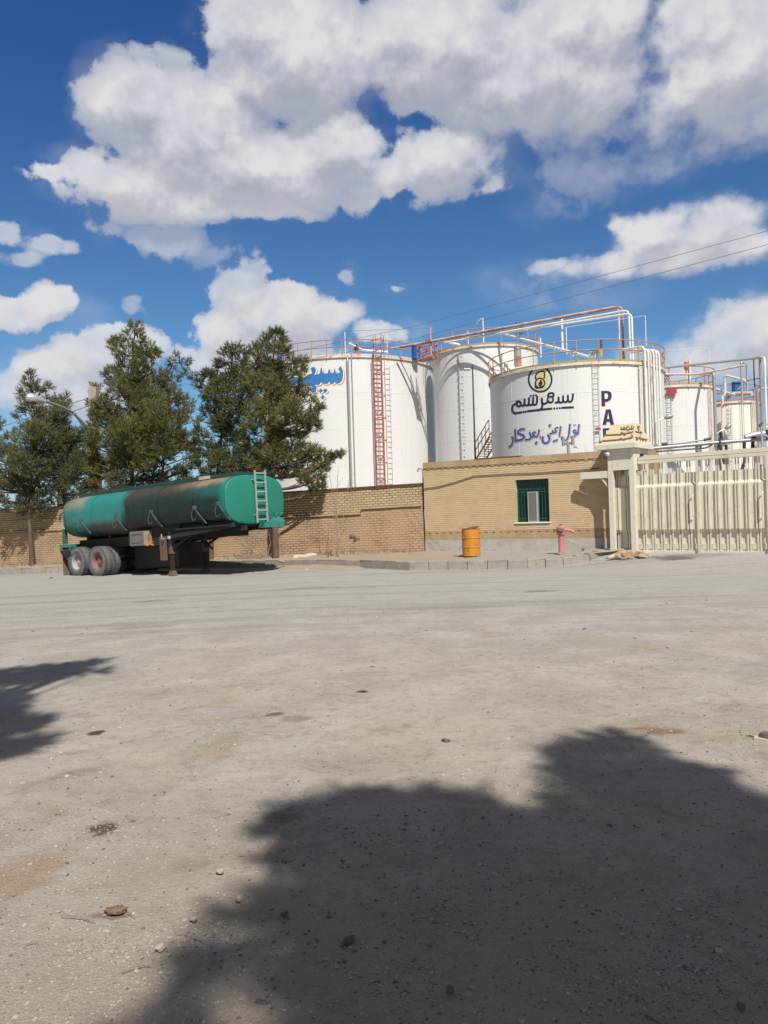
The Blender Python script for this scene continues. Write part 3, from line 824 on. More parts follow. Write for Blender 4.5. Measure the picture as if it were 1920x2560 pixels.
for a in ((0,.025,0,ah),(aw-.06,aw,0,ah),(.025,aw-.06,0,.025),(.025,aw-.06,ah-.03,ah)): mb.box(a[0],a[1],0,.105,a[2],a[3])
mb.build('frame', M['alu'], ac, bevel=.004)
# sagging cable across the facade
pts = []
for px, py in ((1056,1223),(1100,1216),(1140,1205),(1186,1190),(1260,1185),(1340,1182),(1400,1179),(1450,1175),(1500,1170)):
    x, z = bhit(px, py, -.03); q = B0 + Vector((BDIR.x*x, BDIR.y*x, z)) - Vector((BNRM.x,BNRM.y,0))*.03; pts.append(q)
mb = MB(); mb.tube(pts, .016, 6)
tag(mb.build('wall_cable', M['cable']), 'dark cable sagging across the tan brick guardhouse front', 'cable')
# roof outlets
x, z = bhit(1411, 1120)
rv = thing('roof_outlet', 'grey three armed pipe outlet standing on the guardhouse roof', 'vent', B0 + Vector((BDIR.x*x+BNRM.x*.5, BDIR.y*x+BNRM.y*.5, ZD+.12)), BRZ)
mb = MB(); mb.tube([(0,0,0),(0,0,.52)], .05, 12); mb.build('riser', M['grey_metal'], rv, smooth=True)
for s in (-1, 1):
    mb = MB(); mb.tube(bend([(0,0,.46),(s*.16,0,.50),(s*.16,0,.72 if s > 0 else .70)], .05), .045, 12)
    mb.tube([(s*.16,0,.40),(s*.16,0,.66)], .055, 12); mb.build('arm', M['grey_metal'], rv, smooth=True)
p = at(1058, 1196, 28.6)
mb = MB(); mb.tube(bend([(0,0,-1.2),(0,0,.34),(-.16,0,.40),(-.2,0,.25)], .09), .032, 10)
tag(mb.build('gooseneck_vent', M['grey_metal'], loc=p, smooth=True), 'grey gooseneck vent pipe at the left corner of the guardhouse', 'vent')

# ---------------------------------------------------------------- gate booth
F0 = Vector((7.085, 24.22, .24)); GRZ = math.atan2(GDIR.y, GDIR.x)
booth = thing('gate_booth', 'cream steel gate post booth topped by a sign roof with raised script', 'booth', F0, GRZ)
BW, BD = .84, 1.25
ZB0, ZB1 = 2.62, 3.28
for x, y, z0 in ((0,0,-.05),(BW-.16,0,-.12),(0,BD-.16,-.05),(BW-.16,BD-.16,-.12)):
    mb = MB(); mb.box(x, x+.16, y, y+.16, z0, ZB1-.004)
    mb.build('post', M['booth'], booth, bevel=.006)
mb = MB()
mb.box(.163, BW-.163, -.006, .02, ZB0, ZB1-.006); mb.box(BW-.02, BW+.005, .163, BD-.163, ZB0-.02, ZB1-.006)
mb.box(-.005, .02, .163, BD-.163, ZB0, ZB1-.006); mb.box(.163, BW-.163, BD-.02, BD+.004, ZB0, ZB1-.006)
mb.build('panel', M['booth'], booth)
# roof: flat eave and a truncated pyramid
ex0, ex1, ey0, ey1 = -.31, BW+.13, -.17, BD+.17; ze = ZB1
rf = MB(); rf.box(ex0, ex1, ey0, ey1, ze, ze+.16)
ix, iy = .29, .66; zt = ze+.16+.62
bot = [(ex0+.05,ey0+.05,ze+.163),(ex1-.05,ey0+.05,ze+.163),(ex1-.05,ey1-.05,ze+.163),(ex0+.05,ey1-.05,ze+.163)]
top = [(ex0+.05+.38,ey0+.05+.28,zt),(ex1-.05-.10,ey0+.05+.28,zt),(ex1-.05-.10,ey1-.05-.62,zt),(ex0+.05+.38,ey1-.05-.62,zt)]
roof = rf.build('eave', M['booth'], booth, bevel=.006)
rf = MB(); rf.add(bot+top, [(0,1,5,4),(1,2,6,5),(2,3,7,6),(3,0,4,7),(4,5,6,7)])
rpy = rf.build('sign_roof', M['booth_roof'], booth)
# side bracket arm with a short brace, gate guide post and camera
mb = MB(); mb.box(-.95, -.004, .02, .14, 2.40, 2.62); mb.build('bracket_arm', M['booth'], booth, bevel=.005)
mb = MB(); mb.bar((-.25,.08,2.41),(-.004,.08,2.10), .07, .05); mb.build('brace', M['booth'], booth)
mb = MB(); mb.bar((.16,.75,2.2),(.5,1.1,1.8), .07, .05); mb.build('brace', M['booth'], booth)
cm = thing('security_camera', 'small white security camera on the left front corner of the cream booth', 'camera', F0 + Vector((0,0,ZB1-.20)), GRZ)
mb = MB(); mb.bar((-.16,.10,.11),(.02,-.02,.11), .035); mb.build('mount', M['camera_white'], cm)
mb = MB(); mb.lathe([(0,.0),(.05,.01),(.075,.05),(.075,.09),(.05,.12),(0,.125)], (.05,-.095,-.01), 16); mb.build('dome', M['camera_white'], cm, smooth=True)
mb = MB(); mb.lathe([(0,0),(.028,.003),(.03,.03)], (.045,-.165,.045), 12, M=Matrix.Rotation(rad(-90),3,'X')); mb.build('lens', M['black'], cm)

# ---------------------------------------------------------------- sliding gate
gate = thing('sliding_gate', 'long cream ribbed steel sliding gate with tall handles', 'gate', (F0.x+GNRM.x*.36, F0.y+GNRM.y*.36, .285), GRZ)
G0 = Vector(gate.location)
def ghit(px, py):
    d = ray(px, py); n = Vector((GNRM.x, GNRM.y, 0)); t = (G0-CAM).dot(n)/d.dot(n); p = CAM + d*t
    return (p-G0).dot(Vector((GDIR.x,GDIR.y,0))), p.z-G0.z
GX0, GX1 = .10, 7.4
Z1, Z2, Z3 = .66, 2.07, 2.40; ZR0, ZR1 = 2.74, 2.98; BU = .085
mb = MB(); prof = [(0,.05),(0,Z1-.07),(-BU,Z1+.04),(-BU,Z2-.06),(0,Z2+.03),(0,Z3)]
o = 0
mb.v = [(x,y,z) for x in (GX0,GX1) for y,z in prof]; k6 = len(prof)
for k in range(k6-1): mb.f.append((k, k6+k, k6+k+1, k+1)); mb.m.append(0)
mb.v += [(x,.004+y if y == 0 else y+.004,z) for x in (GX0,GX1) for y,z in prof]
sheet = mb.build('panel_sheet', M['gate'], gate)
pitch = .272; x = .19; k = 0
stile_x = [ghit(1755,1250)[0], ghit(1755,1250)[0]+pitch*7]
ribs = []
while x < GX1-.05:
    mb = MB()
    for s in (-.038, .038):
        w = .021
        for (ya,za),(yb,zb) in zip(prof, prof[1:]):
            mb.add([(x+s-w,ya-.045,za),(x+s+w,ya-.045,za),(x+s+w,yb-.045,zb),(x+s-w,yb-.045,zb),
                    (x+s-w,ya-.001,za),(x+s+w,ya-.001,za),(x+s+w,yb-.001,zb),(x+s-w,yb-.001,zb)],
                   [(0,1,2,3),(1,5,6,2),(4,0,3,7)])
        mb.box(x+s-w+.002, x+s+w-.002, -.043, -.004, Z3+.001, ZR0+.01)
    mb.build('rib', M['gate'], gate); ribs.append(x)
    x += pitch
for xx in [r for r in ribs]:
    mb = MB(); a0, a1 = xx+.07, xx+pitch-.07
    mb.box(a0, a1, -.022, -.003, .10, .27); mb.build('kick_plate', M['gate'], gate, bevel=.004)
for sx in stile_x:
    sx = min(ribs, key=lambda r: abs(r-sx)) 
    mb = MB(); mb.box(sx-.035, sx+.03, -.146, -.128, .05, ZR0); mb.build('stile', M['gate'], gate, bevel=.004)
    mb = MB(); mb.tube(bend([(sx-.12,-.135,1.72),(sx-.12,-.235,1.72),(sx-.12,-.235,1.08),(sx-.12,-.135,1.08)], .05), .018, 8)
    mb.build('handle', M['booth'], gate, smooth=True)
mb = MB(); mb.box(GX0, GX1, -.07, .06, -.09, .05); mb.build('bottom_rail', M['gate'], gate, bevel=.005)
mb = MB(); mb.box(1.0,1.16,-.10,-.072,-.10,.03); mb.box(1.05,1.09,-.112,-.10,-.06,-.02); mb.build('latch', M['booth'], gate)
mb = MB(); mb.box(BW+.03, GX1, -.13, .0, ZR0, ZR0+.10); mb.box(BW+.03, GX1, -.10, .12, ZR0+.115, ZR1); mb.box(BW+.03, GX1, -.05,.05, ZR0+.10,ZR0+.115)
mb.build('top_rail', M['gate'], gate, bevel=.006)
mb = MB(); mb.box(BW+.1,BW+.2,-.12,-.03,ZR1+.001,ZR1+.07); mb.build('limit_switch', M['black'], gate)
mb = MB(); mb.box(.05,.16,.40,.52,-.1,2.5)
tag(mb.build('guide_post', M['booth'], loc=gate.location, rot=(0,0,GRZ), bevel=.005), 'slim cream guide post between the booth legs behind the gate end', 'post')
# ---------------------------------------------------------------- painted and raised script
class Cyl:
    def __init__(s, c, r): s.c = Vector((c[0], c[1])); s.r = r; s.step = .06
    def hit(s, px, py):
        d = ray(px, py); o = Vector((CAM.x, CAM.y)) - s.c; v = Vector((d.x, d.y))
        a = v.dot(v); b = 2*o.dot(v); c = o.dot(o) - s.r**2; D = max(0, b*b-4*a*c)
        t = (-b - math.sqrt(D))/(2*a); p = CAM + d*t
        return math.atan2(p.y-s.c.y, p.x-s.c.x) * s.r, p.z
    def pt(s, a, b, off): 
        t = a/s.r; return Vector((s.c.x+(s.r+off)*math.cos(t), s.c.y+(s.r+off)*math.sin(t), b))
class Pln:
    def __init__(s, o, u, v): 
        s.o = Vector(o); s.u = Vector(u).normalized(); v = Vector(v); s.n = s.u.cross(v).normalized(); s.v = s.n.cross(s.u); s.step = 9
        if s.n.dot(CAM - s.o) < 0: s.n = -s.n
    def hit(s, px, py):
        d = ray(px, py); t = (s.o-CAM).dot(s.n)/d.dot(s.n); p = CAM+d*t-s.o
        return p.dot(s.u), p.dot(s.v)
    def pt(s, a, b, off): return s.o + s.u*a + s.v*b + s.n*off
def poly_mesh(surf, polys, off, mb, thick=0):
    for pl in polys:
        ab = [surf.hit(*p) for p in pl]
        bm = bmesh.new(); vs = [bm.verts.new((a, b, 0)) for a, b in ab]
        try: bm.faces.new(vs)
        except ValueError: bm.free(); continue
        bmesh.ops.triangulate(bm, faces=bm.faces[:])
        lo, hi = min(a for a,_ in ab), max(a for a,_ in ab)
        k = math.floor(lo/surf.step)+1
        while k*surf.step < hi:
            bmesh.ops.bisect_plane(bm, geom=bm.verts[:]+bm.edges[:]+bm.faces[:], plane_co=(k*surf.step,0,0), plane_no=(1,0,0)); k += 1
        bm.verts.index_update(); o = len(mb.v)
        mb.v += [tuple(surf.pt(v.co.x, v.co.y, off)) for v in bm.verts]
        for f in bm.faces:
            mb.f.append(tuple(o+v.index for v in f.verts)); mb.m.append(0)
        if thick:
            o2 = len(mb.v)
            mb.v += [tuple(surf.pt(v.co.x, v.co.y, off-thick)) for v in bm.verts]
            for e in bm.edges:
                if len(e.link_faces) == 1:
                    i, j = e.verts[0].index, e.verts[1].index
                    mb.f.append((o+i, o+j, o2+j, o2+i)); mb.m.append(0)
        bm.free()
def stroke_polys(pts, w, cap=True):
    """ribbon round a polyline, as small polygons in picture units; w may be a list"""
    pts = [Vector(p) for p in pts]; n = len(pts)
    ws = w if isinstance(w, (list, tuple)) else [w]*n
    out = []
    L = []; R = []
    for i, p in enumerate(pts):
        d = pts[min(i+1,n-1)] - pts[max(i-1,0)]
        d = d.normalized() if d.length > 1e-6 else Vector((1,0)); nn = Vector((-d.y, d.x))
        if 0 < i < n-1:
            d1 = (pts[i]-pts[i-1]).normalized(); c = max(.6, abs(Vector((-d1.y,d1.x)).dot(nn)))
        else: c = 1
        L.append(p+nn*ws[i]/2/c); R.append(p-nn*ws[i]/2/c)
    for i in range(n-1): out.append([L[i], L[i+1], R[i+1], R[i]])
    return out
def disc(cx, cy, r, n=12, ry=None): return [(cx+r*math.cos(2*PI*k/n), cy+(ry or r)*math.sin(2*PI*k/n)) for k in range(n)]
def ring(cx, cy, rx, ry, w, n=40):
    out = []
    for k in range(n):
        a, b = 2*PI*k/n, 2*PI*(k+1)/n
        out.append([(cx+(rx+s)*math.cos(t), cy+(ry+s)*math.sin(t)) for s, t in ((-w/2,a),(w/2,a),(w/2,b),(-w/2,b))])
    return out
def sm2(pts, it=2):
    return [(p.x, p.y) for p in smooth_path([(a,b,0) for a,b in pts], it)]
def chord(pts, w):
    """smoothed stroke with slightly tapering ends"""
    q = sm2(pts); n = len(q)
    return stroke_polys(q, w) + [disc(*q[0], w*.5, 8), disc(*q[-1], w*.5, 8)]
def xf(polys, sc, ox, oy, dx=0, dy=0): return [[(p[0]*sc+ox+dx, p[1]*sc+oy+dy) for p in pl] for pl in polys]

# raised script on the booth roof
Mb = Matrix.Translation(F0) @ Matrix.Rotation(GRZ, 4, 'Z')
wb = [Mb @ Vector(p) for p in bot+top]
Sf = Pln(wb[0], wb[1]-wb[0], wb[4]-wb[0]); Ss = Pln(wb[1], wb[2]-wb[1], wb[5]-wb[1])
S1 = 220/1659
W = 15
fr = [[],[],[]]
for li, st in enumerate(([(790,205),(782,240),(755,245),(748,222),(745,244),(722,248),(714,226),(708,250),(690,268),(668,272)],
           [(692,198),(640,226),(672,246),(610,250),(565,250),(552,236),(560,222)],
           [(778,285),(768,310),(742,314),(736,294),(730,316),(706,320),(700,300),(694,322),(640,330),(590,334),(560,340),(548,318),(572,306),(588,326),(560,352),(470,350),(270,361),(262,346),(250,372),(210,388)],
           [(775,388),(764,412),(740,416),(733,396),(728,418),(704,424),(697,402),(690,428),(600,436),(560,444),(532,440),(540,420),(562,424),(552,444),(440,452),(232,470),(212,462),(196,486),(150,500),(134,486),(150,470)])):
    fr[(0,0,1,2)[li]] += chord(st, W)
for x, y in ((630,354),(612,356),(622,366),(752,368),(764,366),(758,358),(620,448),(604,450),(604,214),(618,212),(752,190),(762,186)): fr[0 if y < 220 and x < 700 or y < 195 else 1 if y < 370 else 2].append(disc(x,y,8,6))
def lift(polys): return xf(polys, S1, 1480, 1040)
def raised(sf, polys):
    mb = MB(); poly_mesh(sf, lift(polys), .03, mb, .028); lt = mb.build('raised_lettering', M['letter_brown'], None)
    lt.parent = booth; lt.matrix_parent_inverse = Mb.inverted()
for f_ in fr: raised(Sf, f_)
sd = []
for st in ([(818,288),(836,302),(862,296),(868,304),(902,300),(908,290),(914,306),(925,318)],
           [(822,398),(842,416),(872,412),(878,402),(884,420),(910,424),(916,410),(922,430),(948,432),(956,418),(962,436),(1000,440),(1028,434)],
           [(866,232),(868,262)],[(826,440),(846,452)]):
    sd += chord(st, 13)
for x, y in ((900,378),(905,330),(950,462),(962,464),(910,452),(1010,466),(880,262)): sd.append(disc(x,y,7,6))
sd.append(disc(866,205,24,12))
raised(Ss, sd)
# ---------------------------------------------------------------- storage tanks
YARD = .3
class Tank: pass
def tank_geo(xc, a, ytop, Yf):
    s = a/F; s = s/math.sqrt(1+s*s); r = s/(1-s)*Yf*1.0
    Yc = Yf + r; p = at(xc, 960, Yc); k = Tank()
    k.c = Vector((p.x, p.y)); k.r = r; d = k.c.length; 
    k.H = at(xc, ytop, (k.c - k.c.normalized()*r).y).z; k.cyl = Cyl(k.c, r)
    return k
T1 = tank_geo(867, 218, 889, 49.0); T2 = tank_geo(1214, 130, 861, 47.8); T3 = tank_geo(1437, 211, 907, 36.0)
T4 = tank_geo(1663, 113, 964, 43.4); T5 = tank_geo(1811, 76, 1004, 47.5)

def build_tank(k, name, label, shell, railmat, toe=None, npost=None, seams=(), curb=None):
    o = thing(name, label, 'storage tank', (k.c.x, k.c.y, YARD), 0); k.o = o
    R, H = k.r, k.H - YARD
    mb = MB(); prof = [(R, 0)]
    for s in seams: prof += [(R, H*s-.02), (R+.006, H*s-.018), (R+.006, H*s+.018), (R, H*s+.02)]
    prof += [(R, H)]
    mb.lathe(prof, (0,0,0), 128); zz = [0]+[H*q for q in seams]+[H-.14]; rr_ = random.Random(int(R*100))
    for z0, z1 in zip(zz, zz[1:]):
        t0 = rr_.uniform(0, 1); nn = max(6, int(2*PI*R/2.9))
        for i in range(nn):
            t = t0+2*PI*i/nn; d = .014/R; q = [((R+e)*math.cos(t+s_), (R+e)*math.sin(t+s_)) for s_, e in ((-d,-.002),(-d*.5,.007),(d*.5,.007),(d,-.002))]
            mb.add([(x,y,z) for z in (z0+.02,z1-.02) for x,y in q], [(k,k+1,k+5,k+4) for k in range(3)])
    mb.build('shell', shell, o, smooth=True)
    mb = MB(); mb.lathe([(R+.01,H-.13),(R+.09,H-.13),(R+.09,H-.005),(R-.02,H+.004)], n=128); mb.build('top_rim', M['white_rust'] if curb is None else curb, o, smooth=False)
    mb = MB(); mb.lathe([(R-.03,H),(R*.5,H+.045*R*.5),(.01,H+.045*R)], n=64); mb.build('roof', shell, o, smooth=True)
    npost = npost or max(12, int(2*PI*R/1.0)); rr = R+.06
    mb = MB()
    for z in (1.02, .55): mb.tube([(rr*math.cos(2*PI*i/96), rr*math.sin(2*PI*i/96), H+z) for i in range(96)], .026, 5, closed=True)
    for i in range(npost):
        t = 2*PI*(i+.3)/npost; mb.bar((rr*math.cos(t), rr*math.sin(t), H-.22), (rr*math.cos(t), rr*math.sin(t), H+1.03), .05, .04)
    mb.build('guard_rail', railmat, o)
    mb = MB(); mb.lathe([(rr-.03,H+.02),(rr-.03,H+.11),(rr-.022,H+.11),(rr-.022,H+.02)], n=96); mb.build('toe_board', toe or railmat, o)
    return o
build_tank(T1, 'storage_tank', 'largest white tank, partly behind the pines, with blue script and a red caged ladder', M['tank_white'], M['red_rail'], M['white_rust'], seams=(.2,.4,.6,.8))
build_tank(T2, 'storage_tank', 'tall plain white tank in the middle crossed by arched pipe shadows', M['tank_grey'], M['brown_rail'], seams=(.17,.34,.5,.67,.84))
build_tank(T3, 'storage_tank', 'white tank above the guardhouse bearing a round emblem and dark lettering', M['tank_grey'], M['brown_rail'], M['yellow_rail'], seams=(.28,.46,.64,.83))
build_tank(T4, 'storage_tank', 'white tank with magenta flags on its scale board, right of the lettered tank', M['tank_white'], M['red_rail'], M['yellow_rail'], seams=(.3,.5,.72))
build_tank(T5, 'storage_tank', 'smallest cream tank with a rusty red rim at the far right', M['tank_cream'], M['red_rail'], seams=(.3,.6))

def on_shell(k, px, py, off):
    a, b = k.cyl.hit(px, py); return k.cyl.pt(a, b, off)
def shell_frame(k, px):
    """angle, outward and sideways directions at the shell point under a picture column near mid height"""
    a, _ = k.cyl.hit(px, 1000); t = a/k.r
    return t, Vector((math.cos(t), math.sin(t), 0)), Vector((-math.sin(t), math.cos(t), 0))
def scale_board(k, px, w, z0, z1, step, mat, name='gauge_ladder', off=.09, rail=.022):
    t, n, s = shell_frame(k, px); b = Vector((k.r*math.cos(t), k.r*math.sin(t), 0))
    mb = MB()
    for q in (-w/2, w/2): mb.bar(b+n*off+s*q+Vector((0,0,z0)), b+n*off+s*q+Vector((0,0,z1)), rail)
    z = z0+.1
    while z < z1: mb.bar(b+n*off-s*w/2+Vector((0,0,z)), b+n*off+s*w/2+Vector((0,0,z)), rail*.8); z += step
    z = z0+.5
    while z < z1:
        mb.bar(b-n*.02+Vector((0,0,z)), b+n*off+Vector((0,0,z)), .03); z += 1.8
    return mb.build(name, mat, k.o)
H1 = T1.H-YARD; H2 = T2.H-YARD; H3 = T3.H-YARD; H4 = T4.H-YARD; H5 = T5.H-YARD
scale_board(T1, 969, .34, 0, H1-.5, .34, M['white'], off=.10, rail=.03)
scale_board(T3, 1490, .26, 0, H3-.12, .25, M['galv'], rail=.02)
scale_board(T4, 1673, .24, 0, H4-.3, .26, M['galv'], rail=.02)
scale_board(T5, 1823, .2, 0, H5-.3, .26, M['galv'], rail=.02)
# tick gauge on the middle tank
t, n, s = shell_frame(T2, 1151); b = Vector((T2.r*math.cos(t), T2.r*math.sin(t), 0)); mb = MB()
mb.bar(b+n*.08, b+n*.08+Vector((0,0,H2-.4)), .07, .05); z = .3
while z < H2-.4:
    mb.bar(b+n*.1+s*(-.09)+Vector((0,0,z)), b+n*.1+s*.09+Vector((0,0,z)), .03)
    mb.bar(b+n*.1+s*.24+Vector((0,0,z+.18)), b+n*.1+s*.36+Vector((0,0,z+.18)), .028); z += .42
mb.build('gauge_post', M['grey_metal'], T2.o)
# flags and floats on the scale boards
mb = MB(); p = on_shell(T4, 1677, 980, .16) - Vector((T4.c.x,T4.c.y,YARD)); t, n, s = shell_frame(T4, 1673)
mb.bar(p-s*.28, p+s*.30, .02, .26); mb.bar(p+s*.06-Vector((0,0,.2)), p+s*.22-Vector((0,0,.2)), .02, .16); mb.build('level_flag', M['flag'], T4.o)
mb = MB(); p = on_shell(T3, 1493.5, 1073, .14) - Vector((T3.c.x,T3.c.y,YARD)); t, n, s = shell_frame(T3, 1490)
mb.bar(p-s*.11, p+s*.11, .05, .12); mb.build('level_flag', M['flag'], T3.o)

# caged ladder on the big tank
t, n, s = shell_frame(T1, 944); b = Vector((T1.r*math.cos(t), T1.r*math.sin(t), 0)); mb = MB(); off = .24; w = .55
for q in (-w/2, w/2): mb.bar(b+n*off+s*q, b+n*off+s*q+Vector((0,0,H1+1.25)), .075, .05)
z = .3
while z < H1+.1: mb.bar(b+n*off-s*w/2+Vector((0,0,z)), b+n*off+s*w/2+Vector((0,0,z)), .034); z += .29
ld = mb.build('ladder', M['red_ladder'], T1.o)
mb = MB(); zs = [1.9+1.42*i for i in range(int((H1-1.5)/1.42)+1)]
hp = lambda z: [b+n*off+s*(w/2*math.cos(a)*1.25)+n*(.72*math.sin(a))+Vector((0,0,z)) for a in [PI*i/10 for i in range(11)]]
for z in zs + [H1+.9]: mb.tube(hp(z), .03, 5)
for i in (2, 5, 8): mb.tube([hp(z)[i] for z in zs + [H1+1.2]], .022, 4)
mb.build('safety_cage', M['red_ladder'], ld)
mb = MB()
z = 1
while z < H1: 
    for q in (-w/2, w/2): mb.bar(b-n*.02+s*q+Vector((0,0,z)), b+n*off+s*q+Vector((0,0,z)), .05)
    z += 2.2
mb.build('stand_off', M['red_ladder'], ld)
# vertical pipe down the big tank, and a thinner conduit beside it
loc1 = Vector((T1.c.x, T1.c.y, YARD))
def shell_pipe(k, px, r, z1, mat, name='downpipe', hook=True, off=.16):
    t, n, s = shell_frame(k, px); b = Vector((k.r*math.cos(t), k.r*math.sin(t), 0)); mb = MB()
    pts = [b+n*off, b+n*off+Vector((0,0,z1))]
    if hook: pts += [b+n*(-.35)+Vector((0,0,z1+.35))]
    mb.tube(bend(pts, .35), r, 10); return mb.build(name, mat, k.o, smooth=True)
shell_pipe(T1, 872, .075, H1-.25, M['grey_metal']); shell_pipe(T1, 882, .022, H1+1.0, M['galv'], 'conduit', False)
shell_pipe(T1, 930, .03, H1-.3, M['galv'], 'conduit', False)
for px in (1597, 1601, 1606): shell_pipe(T3, px, .04, H3-.2, M['white'], 'conduit', False, .12)
for px in (1769, 1772.5): shell_pipe(T4, px, .035, H4-.2, M['white_rust'], 'conduit', False, .12)
for px in (1876, 1880, 1884): shell_pipe(T5, px, .04, H5-.1, M['white_rust'], 'conduit', False, .14)
for px in (1850, 1855): shell_pipe(T5, px, .015, H5-.1, M['galv'], 'conduit', False, .14)

# ---- painted emblem and script
def paint_on(k, polys, off, mat, name):
    mb = MB(); poly_mesh(k.cyl, polys, off, mb); 
    mb.v = [(x-k.c.x, y-k.c.y, z-YARD) for x, y, z in mb.v]
    return mb.build(name, mat, k.o)
S2 = 200/1659
sign = [[(1250,455),(1285,500),(1310,580),(1312,680),(1285,765),(1235,815),(1180,825),(1140,790),(1110,826),(1070,830),(1030,785),(985,828),(930,832),(880,815),(858,790),(825,838),(790,850),
         (560,852),(560,652),(700,638),(818,622),(835,560),(845,492),(870,502),(880,570),(912,610),(990,610),(1002,560),(1018,512),(1036,532),(1060,602),(1102,605),(1120,560),(1132,506),(1150,540),(1162,602),(1236,600),(1248,565),(1210,520)],
        [(640,500),(690,475),(730,492),(748,545),(735,600),(700,645),(640,660),(580,660),(575,640),(650,620),(672,590)],
        [(575,845),(720,848),(758,890),(762,945),(740,1000),(700,1016),(645,985),(605,945),(588,905),(640,925),(690,905),(660,880),(590,875)],
        [(570,845),(570,870),(480,880),(432,905),(402,1000),(372,1062),(338,1050),(330,930),(345,850),(400,770),(480,720),(565,660)],
        [(850,920),(895,970),(850,1018),(805,970)],[(940,917),(990,967),(940,1015),(893,967)],[(890,1055),(938,1102),(890,1150),(845,1102)],
        [(340,845),(200,860),(60,900),(-40,940),(-60,800),(60,720),(200,700),(400,690),(420,770)]]
paint_on(T1, xf(sign, S2, 700, 860, 4.6, 3.8), .010, M['orange_sign'], 'lettering')
paint_on(T1, xf(sign, S2, 700, 860, 2.0, 1.7), .016, M['sign_white'], 'lettering')
paint_on(T1, xf(sign, S2, 700, 860), .022, M['blue_sign'], 'lettering')

S3 = 240/1659
L3 = lambda ps, dx=0, dy=0: xf(ps, S3, 1240, 890, dx, dy)
yel = [[(700,300),(760,268),(850,260),(890,300),(905,420),(880,540),(790,600),(690,600),(680,520),(690,420),(690,340)]]
paint_on(T3, L3(yel), .006, M['logo_yellow'], 'logo')
em = ring(765, 405, 198, 212, 30, 48)
em += chord([(835,378),(838,340),(838,258),(770,268),(715,292),(682,335),(684,380),(696,410),(700,412)], 24)
em += ring(762, 468, 80, 84, 24, 32)
em += chord([(700,412),(684,450),(680,558),(740,552),(790,540),(820,515)], 24)
em.append([(775,402),(800,440),(806,480),(790,520),(768,540),(745,520),(732,485),(745,455),(765,430)])
paint_on(T3, L3(em), .010, M['navy'], 'logo')
w = 36; lg = []
for st in ([(1330,660),(1326,740),(1300,790),(1262,796),(1243,760),(1243,684)],[(1243,760),(1220,796),(1180,800),(1160,770),(1160,694)],
           [(1160,770),(1140,802),(1100,808),(1082,780),(1082,716)],[(1082,780),(1060,806),(1030,806)],
           [(900,690),(905,660),(935,642),(996,640),(994,690)],
           [(880,806),(850,826),(815,826),(796,800),(794,736)],[(796,790),(806,850),(796,895),(765,925),(740,940)],
           [(330,990),(288,965),(278,905),(290,858),(322,832),(352,828)],
           [(362,786),(410,784),(430,812),(430,850),(400,876),(370,862),(362,830),(362,786)],
           [(430,845),(465,862),(492,850),(498,752)],[(498,840),(535,858),(568,846),(574,726)],[(574,836),(610,852),(640,836),(644,720)],[(644,832),(680,846),(708,824),(714,704)]):
    lg += chord(st, w)
lg += stroke_polys([(322,992),(456,970)], 36) + stroke_polys([(540,956),(740,932),(972,908)], 36) + stroke_polys([(1130,896),(1346,886)], 36)
lg += ring(940, 754, 50, 54, 30, 24)
for x, y in ((480,966),(516,962),(1006,906),(1054,904),(1103,901),(600,690),(648,682),(692,678)): lg.append(disc(x, y, 19, 10))
paint_on(T3, L3(lg), .010, M['navy'], 'lettering')
paint_on(T3, L3([disc(940,754,30,14)]), .014, M['logo_yellow'], 'logo')
sl_ = []
def tx(pts, w): sl_.append((pts, w))
tx([(1432,1192),(1424,1260),(1416,1350)], 26)
tx([(1386,1296),(1350,1272),(1334,1310),(1362,1336),(1392,1322),(1388,1360),(1350,1388),(1300,1398)], 24)
tx([(1342,1196),(1352,1186),(1362,1198),(1372,1186)], 9)
tx([(1276,1182),(1268,1300),(1252,1400),(1210,1462),(1165,1462),(1140,1430),(1142,1400)], 28)
tx([(1116,1222),(1108,1300),(1097,1380)], 25)
tx([(1068,1234),(1030,1244),(1018,1276),(1046,1296),(1030,1330),(985,1318),(975,1290)], 22); tx([(985,1322),(960,1346),(932,1338)], 22)
tx([(900,1366),(925,1400),(926,1460),(890,1500),(842,1506),(806,1480),(810,1400)], 30)
tx([(932,1190),(922,1212)], 30); tx([(1008,1462),(996,1478)], 28); tx([(1054,1446),(1040,1462)], 28); tx([(768,1392),(772,1410),(762,1424)], 13)
tx([(745,1282),(738,1340),(722,1384),(688,1396),(660,1376)], 26)
tx([(678,1320),(650,1316),(636,1346),(662,1362),(640,1396),(610,1402)], 28)
tx([(584,1322),(604,1370),(606,1420),(570,1442),(520,1446)], 26); tx([(702,1488),(690,1510)], 32)
tx([(488,1262),(440,1262),(392,1290),(376,1330),(430,1352),(480,1370),(490,1410),(450,1444),(380,1456),(336,1462)], 30)
tx([(332,1272),(338,1360),(342,1452)], 26)
tx([(282,1394),(302,1440),(290,1500),(262,1546),(232,1566)], 26)
for word in (sl_[:4], sl_[4:12], sl_[12:16], sl_[16:]):
    pk = []; wk = []; bl = []
    for pts, w in word: pk += chord(pts, w+22); wk += chord(pts, w+10); bl += chord(pts, w+4)
    paint_on(T3, L3(pk, .8, .9), .007, M['pink_text'], 'lettering')
    paint_on(T3, L3(wk, .2, .2), .0105, M['sign_white'], 'lettering')
    paint_on(T3, L3(bl), .014, M['blue_text'], 'lettering')
S4 = 480/1659
par = [[(218,820),(280,820),(300,832),(307,862),(298,895),(272,912),(248,914),(250,950),(221,952)],
       [(258,980),(298,980),(326,1112),(298,1114),(291,1086),(262,1086),(258,1112),(228,1114)],
       [(231,1143),(300,1141),(320,1160),(316,1196),(298,1212),(322,1270),(292,1270),(272,1218),(262,1218),(264,1272),(236,1274)]]
